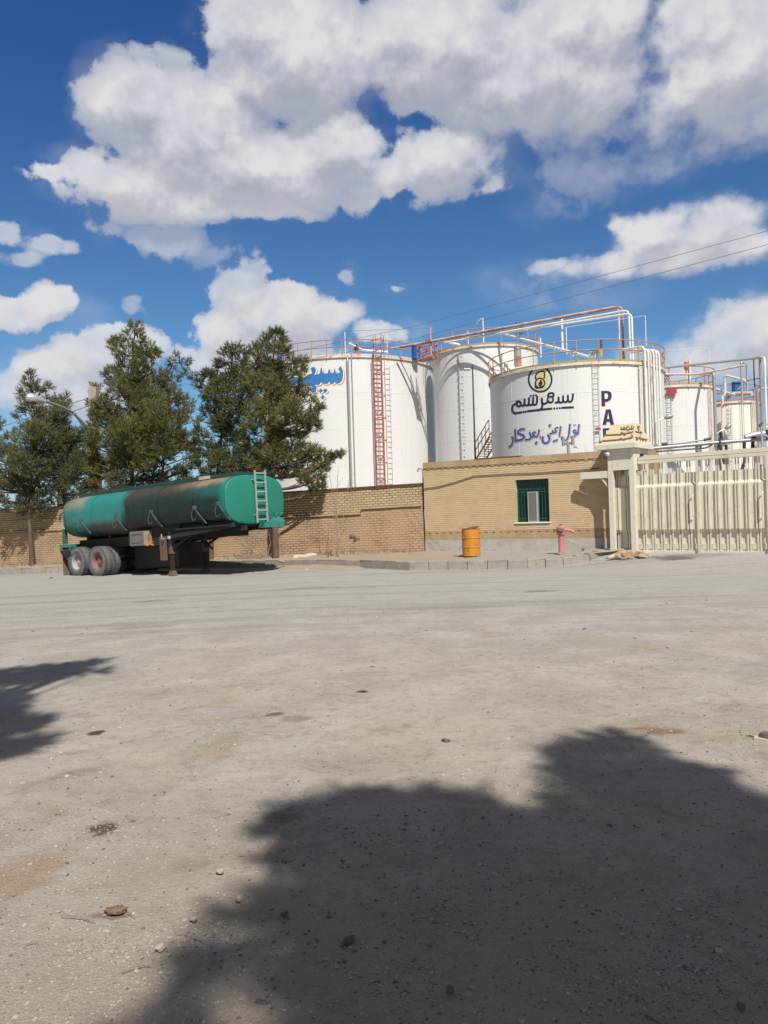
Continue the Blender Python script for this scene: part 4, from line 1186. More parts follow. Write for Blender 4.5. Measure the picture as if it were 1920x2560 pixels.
cnt = [[(245,843),(268,842),(277,864),(269,888),(247,890)],[(268,1062),(277,1008),(286,1062)],[(258,1164),(284,1163),(292,1178),(284,1194),(260,1195)]]
for p_, c_ in zip(par, cnt):
    paint_on(T3, xf([p_], S4, 1440, 740, 1.6, 1.2), .007, M['pink_text'], 'lettering')
    paint_on(T3, xf([p_], S4, 1440, 740), .011, M['navy'], 'lettering')
    paint_on(T3, xf([c_], S4, 1440, 740), .015, M['tank_grey'], 'lettering')
mk = []
for x0, x1, y in ((1345,1360,1562),(1372,1398,1566),(1330,1352,1590),(1384,1420,1590),(1352,1392,1578)): mk += stroke_polys([(x0,y),((x0+x1)/2,y-5),(x1,y)], 6)
paint_on(T3, L3(mk), .01, M['dark_metal'], 'lettering')

# ---------------------------------------------------------------- pipework over the yard
def pipe(name, label, pts, r, mat, rb=.3, group=None, n=10, cat='pipe'):
    mb = MB(); mb.tube(bend(pts, rb), r, n); o = mb.build(name, mat, smooth=True)
    return tag(o, label, cat, group)
OVG = 'overhead pipe runs between the tanks'
roof3 = T3.H
def run(leg, topy, leftpx, lefty, r, mat, lab, Yr, Yl=51.5, drop=True):
    a = at(leg, topy, Yr); b = at(leftpx, lefty, Yl); pts = [b, a]
    if drop: pts.append(Vector((a.x, a.y, YARD)))
    else: pts = [b, a]
    return pipe('overhead_pipe', lab, pts, r, mat, .32, OVG)
run(1546, 765, 966, 873, .045, M['white_rust'], 'upper slim white overhead pipe, rust streaked, of the bundle over the tanks', 43.2, 50.2)
run(1555, 766, 1000, 868.5, .072, M['rust_pipe'], 'rust brown overhead pipe of the bundle over the tanks', 42.4, 49.4)
run(1572, 775, 1110, 857.0, .055, M['white'], 'white overhead pipe running beside the rusty one to the middle tank', 41.8, 48.2)
run(1579, 783, 1180, 845.5, .055, M['white'], 'lowest white overhead pipe with the rightmost drop leg', 41.4, 47.6)
pts = [at(1250,833,47.5), at(1463,889,40.5), at(1475,893,40.2)]
pipe('overhead_pipe', 'white pipe slanting down from the bundle to the lettered tank roof', pts, .07, M['white'], .2, OVG)
pts = [at(1112,854,50.5), at(1147,861,50.8), at(1151,868,50.8)]
pipe('overhead_pipe', 'short white pipe bending onto the middle tank roof', pts, .07, M['white'], .2, OVG)
pts = [at(872,858,50.2), at(905,875,50.4), at(968,880,50.5)]
pipe('overhead_pipe', 'white pipe dipping across the big tank roof beside the caged ladder', pts, .07, M['white'], .2, OVG)
def post(name, lab, px, y0, y1, Y, r, mat, cat='post', group=None):
    p = at(px, y0, Y); q = at(px, y1, Y); mb = MB(); mb.tube([(p.x,p.y,q.z),(p.x,p.y,p.z)], r, 8)
    return tag(mb.build(name, mat, smooth=True), lab, cat, group)
post('pipe_support', 'white post holding the overhead pipes above the lettered tank', 1404, 790, 880, 45.2, .07, M['white'])
# dark ladder-like bracket under the bundle
a, b_ = at(1290, 804, 46.2), at(1299, 806, 46.2); mb = MB()
for q in (a, b_): mb.bar(q, (q.x, q.y, q.z-1.15), .05)
for dz in (.1,.55,1.0): mb.bar((a.x,a.y,a.z-dz),(b_.x,b_.y,b_.z-dz), .05)
mb.bar(at(1290,812,46.2), at(1317,822,46.2), .05); mb.bar(at(1317,822,46.2), at(1301,838,46.2), .05)
tag(mb.build('pipe_bracket', M['dark_metal']), 'dark angle iron bracket under the overhead pipe bundle', 'bracket')
# lightning masts and aerial wires
MG = 'thin masts on the tank roofs'
for px, y0, y1, Y, r, lab in ((1207,795,860,51.5,.035,'tall white mast at the middle tank with a bent top'),(1170,828,862,51.5,.02,'thin short mast left on the middle tank roof'),(967,834,885,50.5,.04,'white mast behind the red caged ladder'),
        (862,830,886,51,.03,'thin mast on the big tank left of its downpipe'),(1351,845,893,41,.04,'white riser with a cross arm behind the lettered tank rail'),(1415,818,886,41.5,.025,'thin bent mast left on the lettered tank roof'),
        (1613,789,866,40,.022,'tall thin mast at the right rim of the lettered tank'),(1772,868,932,44,.022,'thin mast on the flagged tank roof'),(1076,830,880,50.5,.02,'thin mast beside the blue barrel')):
    post('roof_mast', lab, px, y0, y1, Y, r, M['white'], 'mast', MG)
WG = 'thin aerial wires between roof masts'
def wire(lab, pts, r=.010, group=WG, sag=0.0, mat='white', name='aerial_wire'):
    p = [Vector(q) for q in pts]
    if len(p) == 2:
        a, b = p; p = [a.lerp(b, k/16) - Vector((0,0,sag*4*(k/16)*(1-k/16))) for k in range(17)]
    mb = MB(); mb.tube(p, r, 5); return tag(mb.build(name, M[mat]), lab, 'wire', group)
wire('pale wire running from the lettered tank mast to the tall right mast', [at(1415,818,41.5), at(1613,789,40)], .012)
wire('faint wire reaching the mast on the flagged tank', [at(1650,876,41), at(1772,868,44)], .01)
wire('dark wire running level above the big tank', [at(862,828,51), at(1076,820,50.5), at(1077,845,50.5)], .012, mat='wire')
wire('short slanting wire at the bent mast of the middle tank', [at(1205,795,51.5), at(1190,808,51)], .012)
# drop pipes at the right of the lettered tank
DG = 'white drop pipes beside the lettered tank'
for k, (px, yt, xl, Y, r, mt, lab) in enumerate(((1611,866,1556,36.4,.062,'white','thickest white drop pipe, leftmost of the group at the lettered tank'),(1620,871,1562,36.4,.045,'white','second white drop pipe from the left at the lettered tank'),
        (1626,874,1570,36.4,.045,'white_rust','rust stained drop pipe in the middle of the group'),(1633,873,1580,36.45,.052,'white','white drop pipe right of the rust stained one'),(1640,873,1590,36.5,.042,'white','slim white drop pipe near the right end of the group'),(1647,876,1600,36.6,.052,'white','rightmost white drop pipe of the group'))):
    a = at(px, yt, Y); l = at(xl, yt+8, Y+1.2)
    pipe('drop_pipe', lab, [l, a, (a.x, a.y, YARD)], r, M[mt], .3, DG)
# valve hand wheels, roof gear
VG = 'hand wheel valves on the tank roofs'
def valve(px, py, Y, r, lab):
    c = at(px, py, Y); v = thing('valve', lab, 'valve', c, 0, VG)
    mb = MB(); mb.tube([(r*math.cos(2*PI*k/16), 0, r*math.sin(2*PI*k/16)) for k in range(16)], r*.14, 6, closed=True)
    for k in range(3): a = PI*k/3; mb.bar((-r*math.cos(a),0,-r*math.sin(a)),(r*math.cos(a),0,r*math.sin(a)), r*.14)
    mb.build('hand_wheel', M['dark_metal'], v)
    mb = MB(); mb.tube([(0,.03,0),(0,.28,0)], .04, 8); mb.lathe([(.06,-.35),(.1,-.3),(.1,-.1),(.06,-.05),(.06,0)], (0,.28,.1), 10); mb.build('valve_body', M['white_rust'], v)
valve(1481, 881, 38.5, .12, 'left of two black hand wheels on the lettered tank'); valve(1488, 881, 38.6, .12, 'right of two black hand wheels on the lettered tank')
valve(1434, 878, 38.6, .14, 'black hand wheel beside the mast on the lettered tank'); valve(1667, 946.5, 43.8, .14, 'black hand wheel on the flagged tank roof'); valve(1822, 991, 48, .13, 'black hand wheel on the cream tank roof')
def stack(px, y0, y1, Y, r, m1, m2, name, lab, cat):
    p, q = at(px, y1, Y), at(px, y0, Y); h = q.z-p.z; o = thing(name, lab, cat, p)
    mb = MB(); mb.lathe([(0,0),(r,0),(r,h*.45)], n=16); mb.build('base', M[m2], o, smooth=True)
    mb = MB(); mb.lathe([(r*1.004,h*.452),(r*1.004,h*.97),(r*1.12,h*.97),(r*1.12,h),(0,h)], n=16); mb.build('barrel', M[m1], o, smooth=True)
stack(1295, 866, 915, 40.3, .19, 'grey_metal', 'rust_pipe', 'vent_stack', 'grey vent stack with a rusty foot at the left rim of the lettered tank', 'vent')
stack(1502, 849, 892, 40.5, .10, 'dark_metal', 'yellow_rail', 'roof_stack', 'dark stub stack with a yellow foot on the lettered tank', 'vent')
stack(1041, 866, 897, 50.8, .27, 'blue_metal', 'blue_metal', 'blue_barrel', 'blue barrel standing at the edge of the big tank roof', 'barrel')
p = at(892, 878, 50.3); o = thing('hydrant_valve', 'red and black valve on the big tank roof left of the caged ladder', 'valve', p)
mb = MB(); mb.lathe([(0,-.25),(.22,-.25),(.22,-.12),(.1,-.1),(.1,.05),(.0,.05)], n=12); mb.build('base', M['red_rail'], o)
mb = MB(); mb.lathe([(.12,.051),(.17,.1),(.15,.25),(.05,.32),(.05,.45),(0,.45)], n=12); mb.build('bonnet', M['black'], o)
# walkway between big and middle tank
a, b_ = at(1052, 900, 49.6), at(1086, 906, 48.6); w_ = thing('tank_walkway', 'rusty red walkway bridging the big and the middle tank', 'walkway', a)
d = b_-a; d.z = 0; mb = MB(); mb.bar((0,0,-.08), tuple(d+Vector((0,0,-.08))), .5, .1, up=(0,0,1)); mb.build('deck', M['red_rail'], w_)
dn = d.normalized(); sn = Vector((dn.y,-dn.x,0)); mb = MB()
for s_ in (-.25,.25):
    for z in (.35,.7,1.05): mb.bar(sn*s_+Vector((0,0,z)), d+sn*s_+Vector((0,0,z)), .045)
    for u in (0,.33,.66,1): mb.bar(d*u+sn*s_, d*u+sn*s_+Vector((0,0,1.07)), .05)
mb.build('railing', M['red_rail'], w_)
mb = MB(); mb.bar(d+sn*.25+Vector((0,0,0)), d+sn*.25+Vector((0,0,1.8)), .16,.08); mb.build('end_post', M['orange_sign'], w_)
# lamp post in front of the middle tank
def yard_lamp(px, y0, y1, Y, side, lab, arm=None, mat='dark_metal'):
    p, q = at(px, y1, Y), at(px, y0, Y); o = thing('yard_lamp', lab, 'lamp', (p.x,p.y,YARD)); h = q.z-YARD
    mb = MB(); mb.tube([(0,0,0),(0,0,h*.6),(0,0,h)], [.07,.05,.04], 8); mb.build('pole', M[mat], o)
    return o, h
o, h = yard_lamp(1188, 912, 1140, 44.5, -1, 'dark lamp post standing before the middle tank')
mb = MB(); mb.bar((-.40,0,h-.2),(.02,0,h-.16), .08); mb.build('lamp_arm', M['dark_metal'], o)
mb = MB(); mb.box(-.52,-.12,-.14,.14,h-.32,h-.2); mb.build('lamp_head', M['grey_metal'], o, bevel=.03)
# stair between middle and lettered tank
st = thing('tank_stair', 'brown steel stair with handrails rising between the middle and the lettered tank', 'stair', (0,0,0))
a = at(1200, 1152, 44.9); b_ = at(1236, 1094, 43.6); dv = b_-a; dh = Vector((dv.x,dv.y,0)).normalized(); sn = Vector((-dh.y, dh.x, 0))*.35
mb = MB()
for s_ in (-1,1): mb.bar(a+sn*s_, b_+sn*s_, .04, .1)
n_ = 10
for k in range(n_+1): q = a.lerp(b_, k/n_); mb.bar(q-sn, q+sn, .14, .03)
mb.build('flight', M['brown_rail'], st)
mb = MB()
for s_ in (-1,1):
    for hh in (.55,1.0): mb.bar(a+sn*s_+Vector((0,0,hh)), b_+sn*s_+Vector((0,0,hh)), .04)
    for k in range(5): q = a.lerp(b_, k/4)+sn*s_; mb.bar(q, q+Vector((0,0,1.0)), .04)
mb.build('handrail', M['brown_rail'], st)

# ---------------------------------------------------------------- pipework at the right
p = at(1717, 925, 43.2); o = thing('signal_box', 'orange signal box on a short white post at the flagged tank', 'box', p)
mb = MB(); mb.lathe([(0,.48),(.12,.47),(.15,.4),(.15,.1),(.1,.0),(0,-.02)], n=14, M=Matrix.Diagonal((1,.7,1)).to_3x3()); mb.build('housing', M['orange_box'], o, smooth=True)
mb = MB(); mb.tube([(.2,.1,-.55),(.2,.1,.62)], .05, 8); mb.tube([(0,.1,-.5),(0,.1,.0)],.04,8); mb.build('post', M['white'], o)
p = at(1843, 980, 47.6); o = thing('blue_hopper', 'blue hopper shaped motor unit on the cream tank roof', 'machine', p)
mb = MB(); mb.box(-.24,.24,-.24,.24,0,.5); mb.box(-.34,.34,-.3,.3,.502,.62); mb.box(-.3,.3,-.3,.3,-.08,-.002); mb.build('casing', M['blue_metal'], o, bevel=.02)
mb = MB(); mb.bar((-.55,0,.58),(-.342,0,.58), .08); mb.bar((-.1,-.26,.1),(.22,-.26,.42), .05); mb.build('crank', M['galv'], o)
RG = 'pipes at the right end of the tank yard'
a = at(1784, 930, 42.0); pipe('yard_pipe', 'thick grey pipe rising in front of the flagged tank right edge', [at(1764,932,43.2), a, (a.x,a.y,YARD)], .085, M['grey_metal'], .3, RG)
pipe('yard_pipe', 'long pale pipe running high from the lettered tank to the far right post', [at(1652,920,41), at(1760,909,40), at(1884,896,38.5), at(1897,893,38.3)], .07, M['galv'], .2, RG)
pipe('yard_pipe', 'second pale pipe sagging slightly below the long high one', [at(1652,936,41.5), at(1740,936,40.6), at(1800,925,39.8), at(1862,913,39)], .055, M['white_rust'], .3, RG)
a = at(1900, 891, 38.2); pipe('yard_pipe', 'tall thick grey upright pipe near the right edge', [(a.x,a.y,a.z),(a.x,a.y,YARD)], .065, M['grey_metal'], .1, RG)
a = at(1911, 899, 37.6); pipe('yard_pipe', 'white pipe with a dark elbow dropping at the right edge', [at(1902,894,38.2), at(1910,894,37.7), (a.x,a.y,a.z-.2),(a.x,a.y,3.2)], .06, M['white'], .15, RG)
pipe('yard_pipe', 'pale pipe stepping up and over beside the blue hopper', [at(1806,1090,45), at(1806,992,45), at(1813,984,45), at(1812,938,45), at(1866,952,44), at(1868,972,44)], .075, M['white_rust'], .2, RG)
pipe('yard_pipe', 'slim white upright with a slanting top before the cream tank', [at(1856,1010,43), at(1853,904,43), at(1867,914,43.4), at(1868,978,43.4)], .06, M['galv'], .1, RG)
pipe('yard_pipe', 'grey pipe dropping beside the cream tank right edge', [at(1935,970,40.5), at(1893,973,40.5), at(1893,973,40.5)-Vector((0,0,6))], .08, M['grey_metal'], .3, RG)
pipe('yard_pipe', 'grey pipe sloping down onto the cream tank roof', [at(1788,972,45), at(1822,984,46), at(1842,988,46.5)], .09, M['white_rust'], .2, RG)
pipe('yard_pipe', 'thin dark cable pipe hanging left of the tall grey upright', [at(1884,898,38.5), at(1885,935,38.5), at(1887,968,38.7)], .03, M['dark_metal'], .2, RG)
pipe('yard_pipe', 'thin level pipe tying the uprights below the high pipes', [at(1868,952,42), at(1897,946,38.3)], .035, M['grey_metal'], .2, RG)
pipe('yard_pipe', 'large red drum-like pipe lying across the cream tank rim', [at(1833,985,46.5), at(1880,984,45.5)], .14, M['white_rust'], .1, RG)
# rack just inside the gate
YR = 28.5
KG = 'rack pipes just above the gate'
pipe('rack_pipe', 'thickest grey rack pipe with a flange running level above the gate', [at(1612,1123,YR+.3), at(1797,1106,YR), at(1965,1094,YR-.3)], 0.068, M['grey_metal'], .1, KG)
c_, c2 = at(1797,1106,YR), at(1799.5,1105.8,YR); mb = MB(); mb.tube([c_, c2], .13, 14); tag(mb.build('pipe_flange', M['dark_metal']), 'round dark flange in the middle of the thick rack pipe', 'flange')
pipe('rack_pipe', 'slim pipe above the thick rack pipe ending in a dark coupling', [at(1655,1112,YR+.4), at(1700,1108,YR+.4), at(1776,1097,YR+.3)], .035, M['grey_metal'], .1, KG)
pipe('rack_pipe', 'thin pipe below the thick rack pipe curling up at its right end', [at(1640,1129,YR), at(1765,1120,YR), at(1779,1113,YR), at(1781,1108,YR)], .03, M['dark_metal'], .2, KG)
mb = MB(); a = at(1655,1110.5,YR+.4); mb.tube([a, at(1668,1109.5,YR+.4)], .06, 10); tag(mb.build('coupling', M['dark_metal']), 'dark coupling at the left end of the slim rack pipe', 'coupling')
mb = MB(); mb.tube([at(1760,1100,YR+.3), at(1777,1096,YR+.3)], .055, 10); tag(mb.build('coupling', M['dark_metal']), 'dark coupling at the right end of the slim rack pipe', 'coupling')
for px, r, mt, lab in ((1742,.06,'grey_metal','stout grey rack post behind the gate bars'),(1751,.05,'galv','slim pale rack post beside the stout one'),(1797,.07,'concrete','rack post under the flange of the thick pipe'),(1815,.045,'dark_metal','thin dark rack post behind the gate'),(1888,.06,'galv','pale rack post near the right edge'),(1900,.08,'white_rust','rusty white rack post near the right edge')):
    p = at(px, 1112, YR+.15); mb = MB(); mb.tube([(p.x,p.y,YARD),(p.x,p.y,p.z)], r, 10); tag(mb.build('rack_post', M[mt], smooth=True), lab, 'post', 'posts of the pipe rack')
pipe('hose', 'black hose hanging down from the rack behind the gate', [at(1861,1105,YR-.1), at(1861,1128,YR-.1), at(1863,1150,YR-.3), at(1856,1172,YR-.3), at(1846,1184,YR-.3)], .055, M['black'], .5, 'hoses on the rack', cat='hose')
pipe('hose', 'black hose with a dark joint right of the long hanging one', [at(1882,1104,YR-.1), at(1881,1126,YR-.1), at(1878,1140,YR-.1)], .06, M['black'], .3, 'hoses on the rack', cat='hose')
pipe('hose', 'dark hose slanting from the flange down to the gate', [at(1799,1108,YR-.1), at(1804,1128,YR-.1), at(1812,1160,YR-.1)], .06, M['dark_metal'], .3, 'hoses on the rack', cat='hose')
p = at(1803,1099,YR); mb = MB(); mb.lathe([(0,.3),(.05,.28),(.07,.2),(.05,.12),(.09,.0),(0,-.02)], n=10); tag(mb.build('relief_valve', M['black'], loc=p, smooth=True), 'small black relief valve sitting on the thick rack pipe', 'valve')
o = thing('loading_cowl', 'grey rounded cowl on the rack at the right edge', 'machine', at(1888,1094,YR))
mb = MB(); mb.tube([(-.38,0,.02),(.0,0,.10),(.5,0,.14)], [.10,.13,.13], 12); mb.build('cowl', M['galv'], o, smooth=True)
mb = MB(); mb.lathe([(0,-.02),(.1,-.01),(.1,.05)], (-.1,-.1,-.02), 10); mb.build('outlet', M['black'], o)
o = thing('pump_rig', 'cluster of pale pump frame bars at the right edge above the gate', 'machine', at(1905,1105,YR-.6))
mb = MB()
for a, b_ in (((0,0,-.4),(0,0,.62)),((0,0,.62),(.5,0,.66)),((0,0,.45),(.5,0,.5)),((.04,0,.3),(.5,0,-.02)),((.1,0,-.2),(.6,0,-.16)),((.3,0,.62),(.3,0,-.5))): mb.bar(a, b_, .06)
mb.build('bars', M['galv'], o)
mb = MB(); mb.tube([(-.03,0,.56),(-.06,0,.6),(.03,0,.7)], .05, 8); mb.tube([(.25,.05,.1),(.25,.05,.45)], .08, 10); mb.build('joint', M['dark_metal'], o)
mb = MB(); mb.tube(bend([(.12,0,-.3),(.35,0,-.34),(.35,0,-.15),(.6,0,-.12)],.06), .03, 8); mb.build('red_line', M['orange_box'], o)
# two curved lamps over the yard
for px, py, x0, y0, x1, y1, lab in ((1638,1056,1648,1050,1683,1040,'upper street lamp head over the gate, before the flagged tank'),(1792,1084,1800,1078,1827,1062,'lower street lamp head over the gate, before the cream tank')):
    Y = 33.0; b_ = at(px, py, Y); o = thing('yard_lamp', lab, 'lamp', (b_.x, b_.y, YARD), 0, 'lamps over the tank yard')
    L = lambda p: p - Vector((b_.x, b_.y, YARD))
    mb = MB(); mb.tube([(0,0,0), L(b_)], .04, 8); mb.build('pole', M['galv'], o)
    h0, h1 = at(x0+12, y0-5, Y), at(x1, y1-1, Y)
    mb = MB(); mb.tube([L(b_), L(at(x0,y0,Y)), L(h0)], .022, 6); mb.build('lamp_arm', M['galv'], o)
    d = (h1-h0); mb = MB(); pr = [(0,.03),(.15,.07),(.55,.11),(.9,.08),(1,.02)]
    mb.tube([L(h0+d*u) for u,_ in pr], [r for _,r in pr], 10); mb.build('lamp_head', M['grey_metal'], o, smooth=True)
# power lines
PG = 'power lines crossing the sky'
wire('upper of the two power lines rising to the right across the sky', [at(238,984,33.4), at(1040,815,24.5), at(2300,474,14.5)], .006, PG, mat='wire', name='power_line')
wire('lower of the two power lines rising to the right across the sky', [at(244,1008,33.4), at(1050,843,24.8), at(2300,510,14.5)], .006, PG, mat='wire', name='power_line')
wire('upper power line descending to the left edge between the pines', [at(236,990,33.4), at(100,1036,38), at(-120,1105,46)], .016, PG, mat='wire', name='power_line')
wire('lower power line descending to the left edge between the pines', [at(236,1010,33.4), at(100,1057,38), at(-120,1125,46)], .016, PG, mat='wire', name='power_line')
# ---------------------------------------------------------------- tanker trailer
TD = Vector((.80,-.60,0)); TN = Vector((.60,.80,0)); TRZ = math.atan2(TD.y, TD.x)
Wn = Vector((-10.7, 27.5, 0))                       # near-side wheel faces, between the axles
TC = Wn + TN*1.2; TILT = rad(2.3)
tz0 = gz(Wn.x, Wn.y)
tr = thing('tanker_trailer', 'scorched green tanker semitrailer parked on its landing legs under the pines', 'trailer', (TC.x, TC.y, tz0))
tr.rotation_euler = (0, -TILT, TRZ)
TM = Matrix.Translation(TC + Vector((0,0,tz0))) @ Matrix.Rotation(TRZ, 4, 'Z') @ Matrix.Rotation(-TILT, 4, 'Y'); TI = TM.inverted()
def thit(px, py, y=-1.2):
    """local x, z where a picture point meets the plane y = const of the trailer"""
    o = TM @ Vector((0,y,0)); n = (TM.to_3x3() @ Vector((0,1,0))); d = ray(px, py); t = (o-CAM).dot(n)/d.dot(n); p = TI @ (CAM+d*t)
    return p.x, p.z
def tground(x, y):
    p = TM @ Vector((x, y, 0)); g_ = gz(p.x, p.y); return (TI @ Vector((p.x, p.y, g_))).z
X0, X1 = -1.25, 7.55; HW, HH = 1.24, .76
ZC = (thit(190,1240)[1] + thit(190,1343)[1])/2
def zc(x): return 2.16
def mat_tanker():
    m, t, b = new_mat('scorched_green'); p = t.pos(); s = t.xyz(p)
    n1 = t.noise(p, 1.1, 7, .62, .4); n2 = t.noise(t.scaled(p,(1.5,.6,1.5)), 5, 7, .68, .3)
    X = t.math('ADD', s[0], t.math('MULTIPLY', t.math('SUBTRACT', n1, .5), 1.3)); Z = t.math('ADD', s[2], t.math('MULTIPLY', t.math('SUBTRACT', n1, .5), .5))
    c = t.mix(n1, (.016,.175,.162), (.028,.235,.215))
    c = t.mix(t.math('MULTIPLY', t.ramp(Z, 1.95, 1.62), .8), c, (.006,.03,.027))  # lower flank darkened: soot plus shade of the curved underside painted in
    c = t.mix(t.ramp(s[0], 7.35, 7.5), c, (.013,.195,.138))
    # scorched middle and front half, brown over the top, soot and painted shade below
    sc = t.math('MULTIPLY', t.ramp(X, 2.15, 2.7), t.math('SUBTRACT', 1.0, t.ramp(s[0], 7.2, 7.5)))
    top = t.ramp(Z, 2.15, 2.75)
    burn = t.mix(top, (.0025,.012,.0105), (.048,.036,.028))
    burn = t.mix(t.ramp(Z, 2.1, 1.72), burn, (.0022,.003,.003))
    burn = t.mix(t.math('MULTIPLY', t.ramp(X, 4.6, 6.6), t.ramp(Z, 2.5, 2.78)), burn, (.27,.185,.125))
    burn = t.mix(t.math('MULTIPLY', t.math('MULTIPLY', t.ramp(X, 5.4, 7.0), t.ramp(Z, 2.75, 2.5)), t.ramp(Z, 2.1, 2.45)), burn, (.008,.10,.09))
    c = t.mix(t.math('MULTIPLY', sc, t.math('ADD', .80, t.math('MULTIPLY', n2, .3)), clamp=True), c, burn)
    # tan burnt band at the rear end and rust smear under the flank
    c = t.mix(t.math('MULTIPLY', t.math('MULTIPLY', t.ramp(X, .35, -.5), t.ramp(Z, 2.2, 2.6)), .8), c, (.33,.24,.165))
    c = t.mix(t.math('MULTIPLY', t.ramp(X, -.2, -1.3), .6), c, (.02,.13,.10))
    c = t.mix(t.math('MULTIPLY', t.math('MULTIPLY', t.ramp(X, .0, .8), t.ramp(X, 2.6, 1.8)), t.math('MULTIPLY', t.ramp(Z, 2.0, 1.75), .6)), c, (.10,.06,.04))
    # dark smears running down the flank, scuffs and dust
    sm = t.ramp(t.noise(t.scaled(p,(2.2,1,.7)), 1.7, 5, .6, .8), .60, .70)
    c = t.mix(t.math('MULTIPLY', t.math('MULTIPLY', sm, t.ramp(X, 3.2, 2.0)), .75), c, (.012,.10,.09))
    c = t.mix(t.math('MULTIPLY', t.ramp(n2, .60, .74), .28), c, (.22,.17,.12))
    c = t.mix(t.math('MULTIPLY', t.ramp(t.noise(p, 14, 6, .7), .62, .72), .25), c, (.02,.03,.03))
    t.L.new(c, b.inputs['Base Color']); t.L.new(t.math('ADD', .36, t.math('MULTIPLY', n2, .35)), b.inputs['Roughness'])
    bump(t, b, t.math('ADD', t.noise(p, 1.6, 3), t.math('MULTIPLY', t.noise(p, 30, 4), .05)), .35, .06)
    return m
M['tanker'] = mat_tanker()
def sect(hw, hh, n=56, e=3.15):
    out = []
    for k in range(n):
        a = 2*PI*k/n; c, s = math.cos(a), math.sin(a)
        out.append((hw*math.copysign(abs(c)**(2/e), c), hh*math.copysign(abs(s)**(2/e), s)))
    return out
mb = MB(); st = []
for u, k in ((0,.0),(.01,.35),(.03,.62),(.07,.82),(.12,.93),(.17,.985),(.22,1.0)): st.append((X0-.22+u, k))
xx = X0+.4
while xx < X1-.3: st.append((xx, 1.0)); xx += .45
for u, k in ((0,1.0),(.03,1.0),(.045,.985),(.055,.955),(.085,.80),(.11,.55),(.125,.25),(.128,0)): st.append((X1+u, k))
N = 56
for x, k in st:
    for y, z in sect(HW*max(k,.001), HH*max(k,.001), N): mb.v.append((x, y, zc(x)+z))
for i in range(len(st)-1):
    for k in range(N):
        l = (k+1) % N; mb.f.append((i*N+k, (i+1)*N+k, (i+1)*N+l, i*N+l)); mb.m.append(0)
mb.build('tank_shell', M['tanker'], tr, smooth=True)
# weld bands
mb = MB()
for x in (X0+.05, .55, 2.35, 4.3, 6.05, X1-.02):
    a = [(x-.03, y, zc(x)+z) for y, z in sect(HW+.012, HH+.012, N)]; c = [(x+.03, y, zc(x)+z) for y, z in sect(HW+.012, HH+.012, N)]
    mb.add(a+c, [(k, (k+1)%N, N+(k+1)%N, N+k) for k in range(N)])
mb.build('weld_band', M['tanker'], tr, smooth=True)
# walkway coaming along the crown
zt = ZC_top = 2.16+HH
mb = MB()
for y0, y1 in ((-.62,-.585),(.585,.62)): mb.box(X0+.1, X1-.15, y0, y1, zt-.11, zt+.11)
mb.box(X0+.1, X0+.13, -.584,.584, zt-.06, zt+.11); mb.box(X1-.18, X1-.15, -.584,.584, zt-.06, zt+.11)
mb.box(X0+.14, X1-.19, -.58,.58, zt-.06, zt+.0)
mb.build('roof_coaming', M['coaming'], tr)
mb = MB(); mb.box(5.7, 6.25, -.628, -.622, zt+.0, zt+.10); mb.build('marker_plate', M['pale_stone'], tr)
mb = MB(); 
for x in (1.9, 4.0, 5.9): mb.lathe([(0,.16),(.24,.15),(.27,.12),(.27,.02),(.3,0)], (x, 0, zt+.001), 20)
mb.build('hatch', M['chassis'], tr, smooth=True)
# folded black tarpaulin on the crown
mb = MB(); prof = []
hx0, hx1 = -.05, 1.35
for i in range(13):
    u = i/12; x = hx0+(hx1-hx0)*u; h = .30*(math.sin(PI*min(1,u*1.9)*.5) if u < .53 else math.cos(PI*.5*(u-.53)/.47)**.7)
    for k in range(9):
        a = PI*k/8; mb.v.append((x, -.46*math.cos(a), zt+.02+h*math.sin(a)**.8 + (.02*math.sin(9*u+k) if 0<k<8 else 0)))
for i in range(12):
    for k in range(8): a = i*9+k; mb.f.append((a, a+1, a+10, a+9)); mb.m.append(0)
mb.f += [tuple(range(9)), tuple(reversed(range(108,117)))]; mb.m += [0,0]
tp = mb.build('tarpaulin', M['tarp'], tr, smooth=True)
# front ladder
la, lb = None, None
fx = X1+.17
def fhit(px, py): 
    o = TM @ Vector((fx,0,0)); n = TM.to_3x3() @ Vector((1,0,0)); d = ray(px, py); t = (o-CAM).dot(n)/d.dot(n); p = TI @ (CAM+d*t); return p.y, p.z
y0, ztop = fhit(634.5, 1178); y1, zbot = fhit(665, 1306); y0b, _ = fhit(640, 1306)
mb = MB(); X = fx+.07
yl, yr = y0b, y1
for y in (yl, yr): mb.bar((X, y, zbot), (X, y, ztop+.02), .045, .045)
n_ = 6
for k in range(n_): z = zbot+.10+(ztop-zbot-.16)*k/(n_-1); mb.bar((X, yl, z), (X, yr, z), .04)
for y in (yl, yr):
    for z in (zbot+.25, ztop-.25): mb.bar((X, y, z), (fx-.1, y, z), .03)
mb.build('ladder', M['alu'], tr)
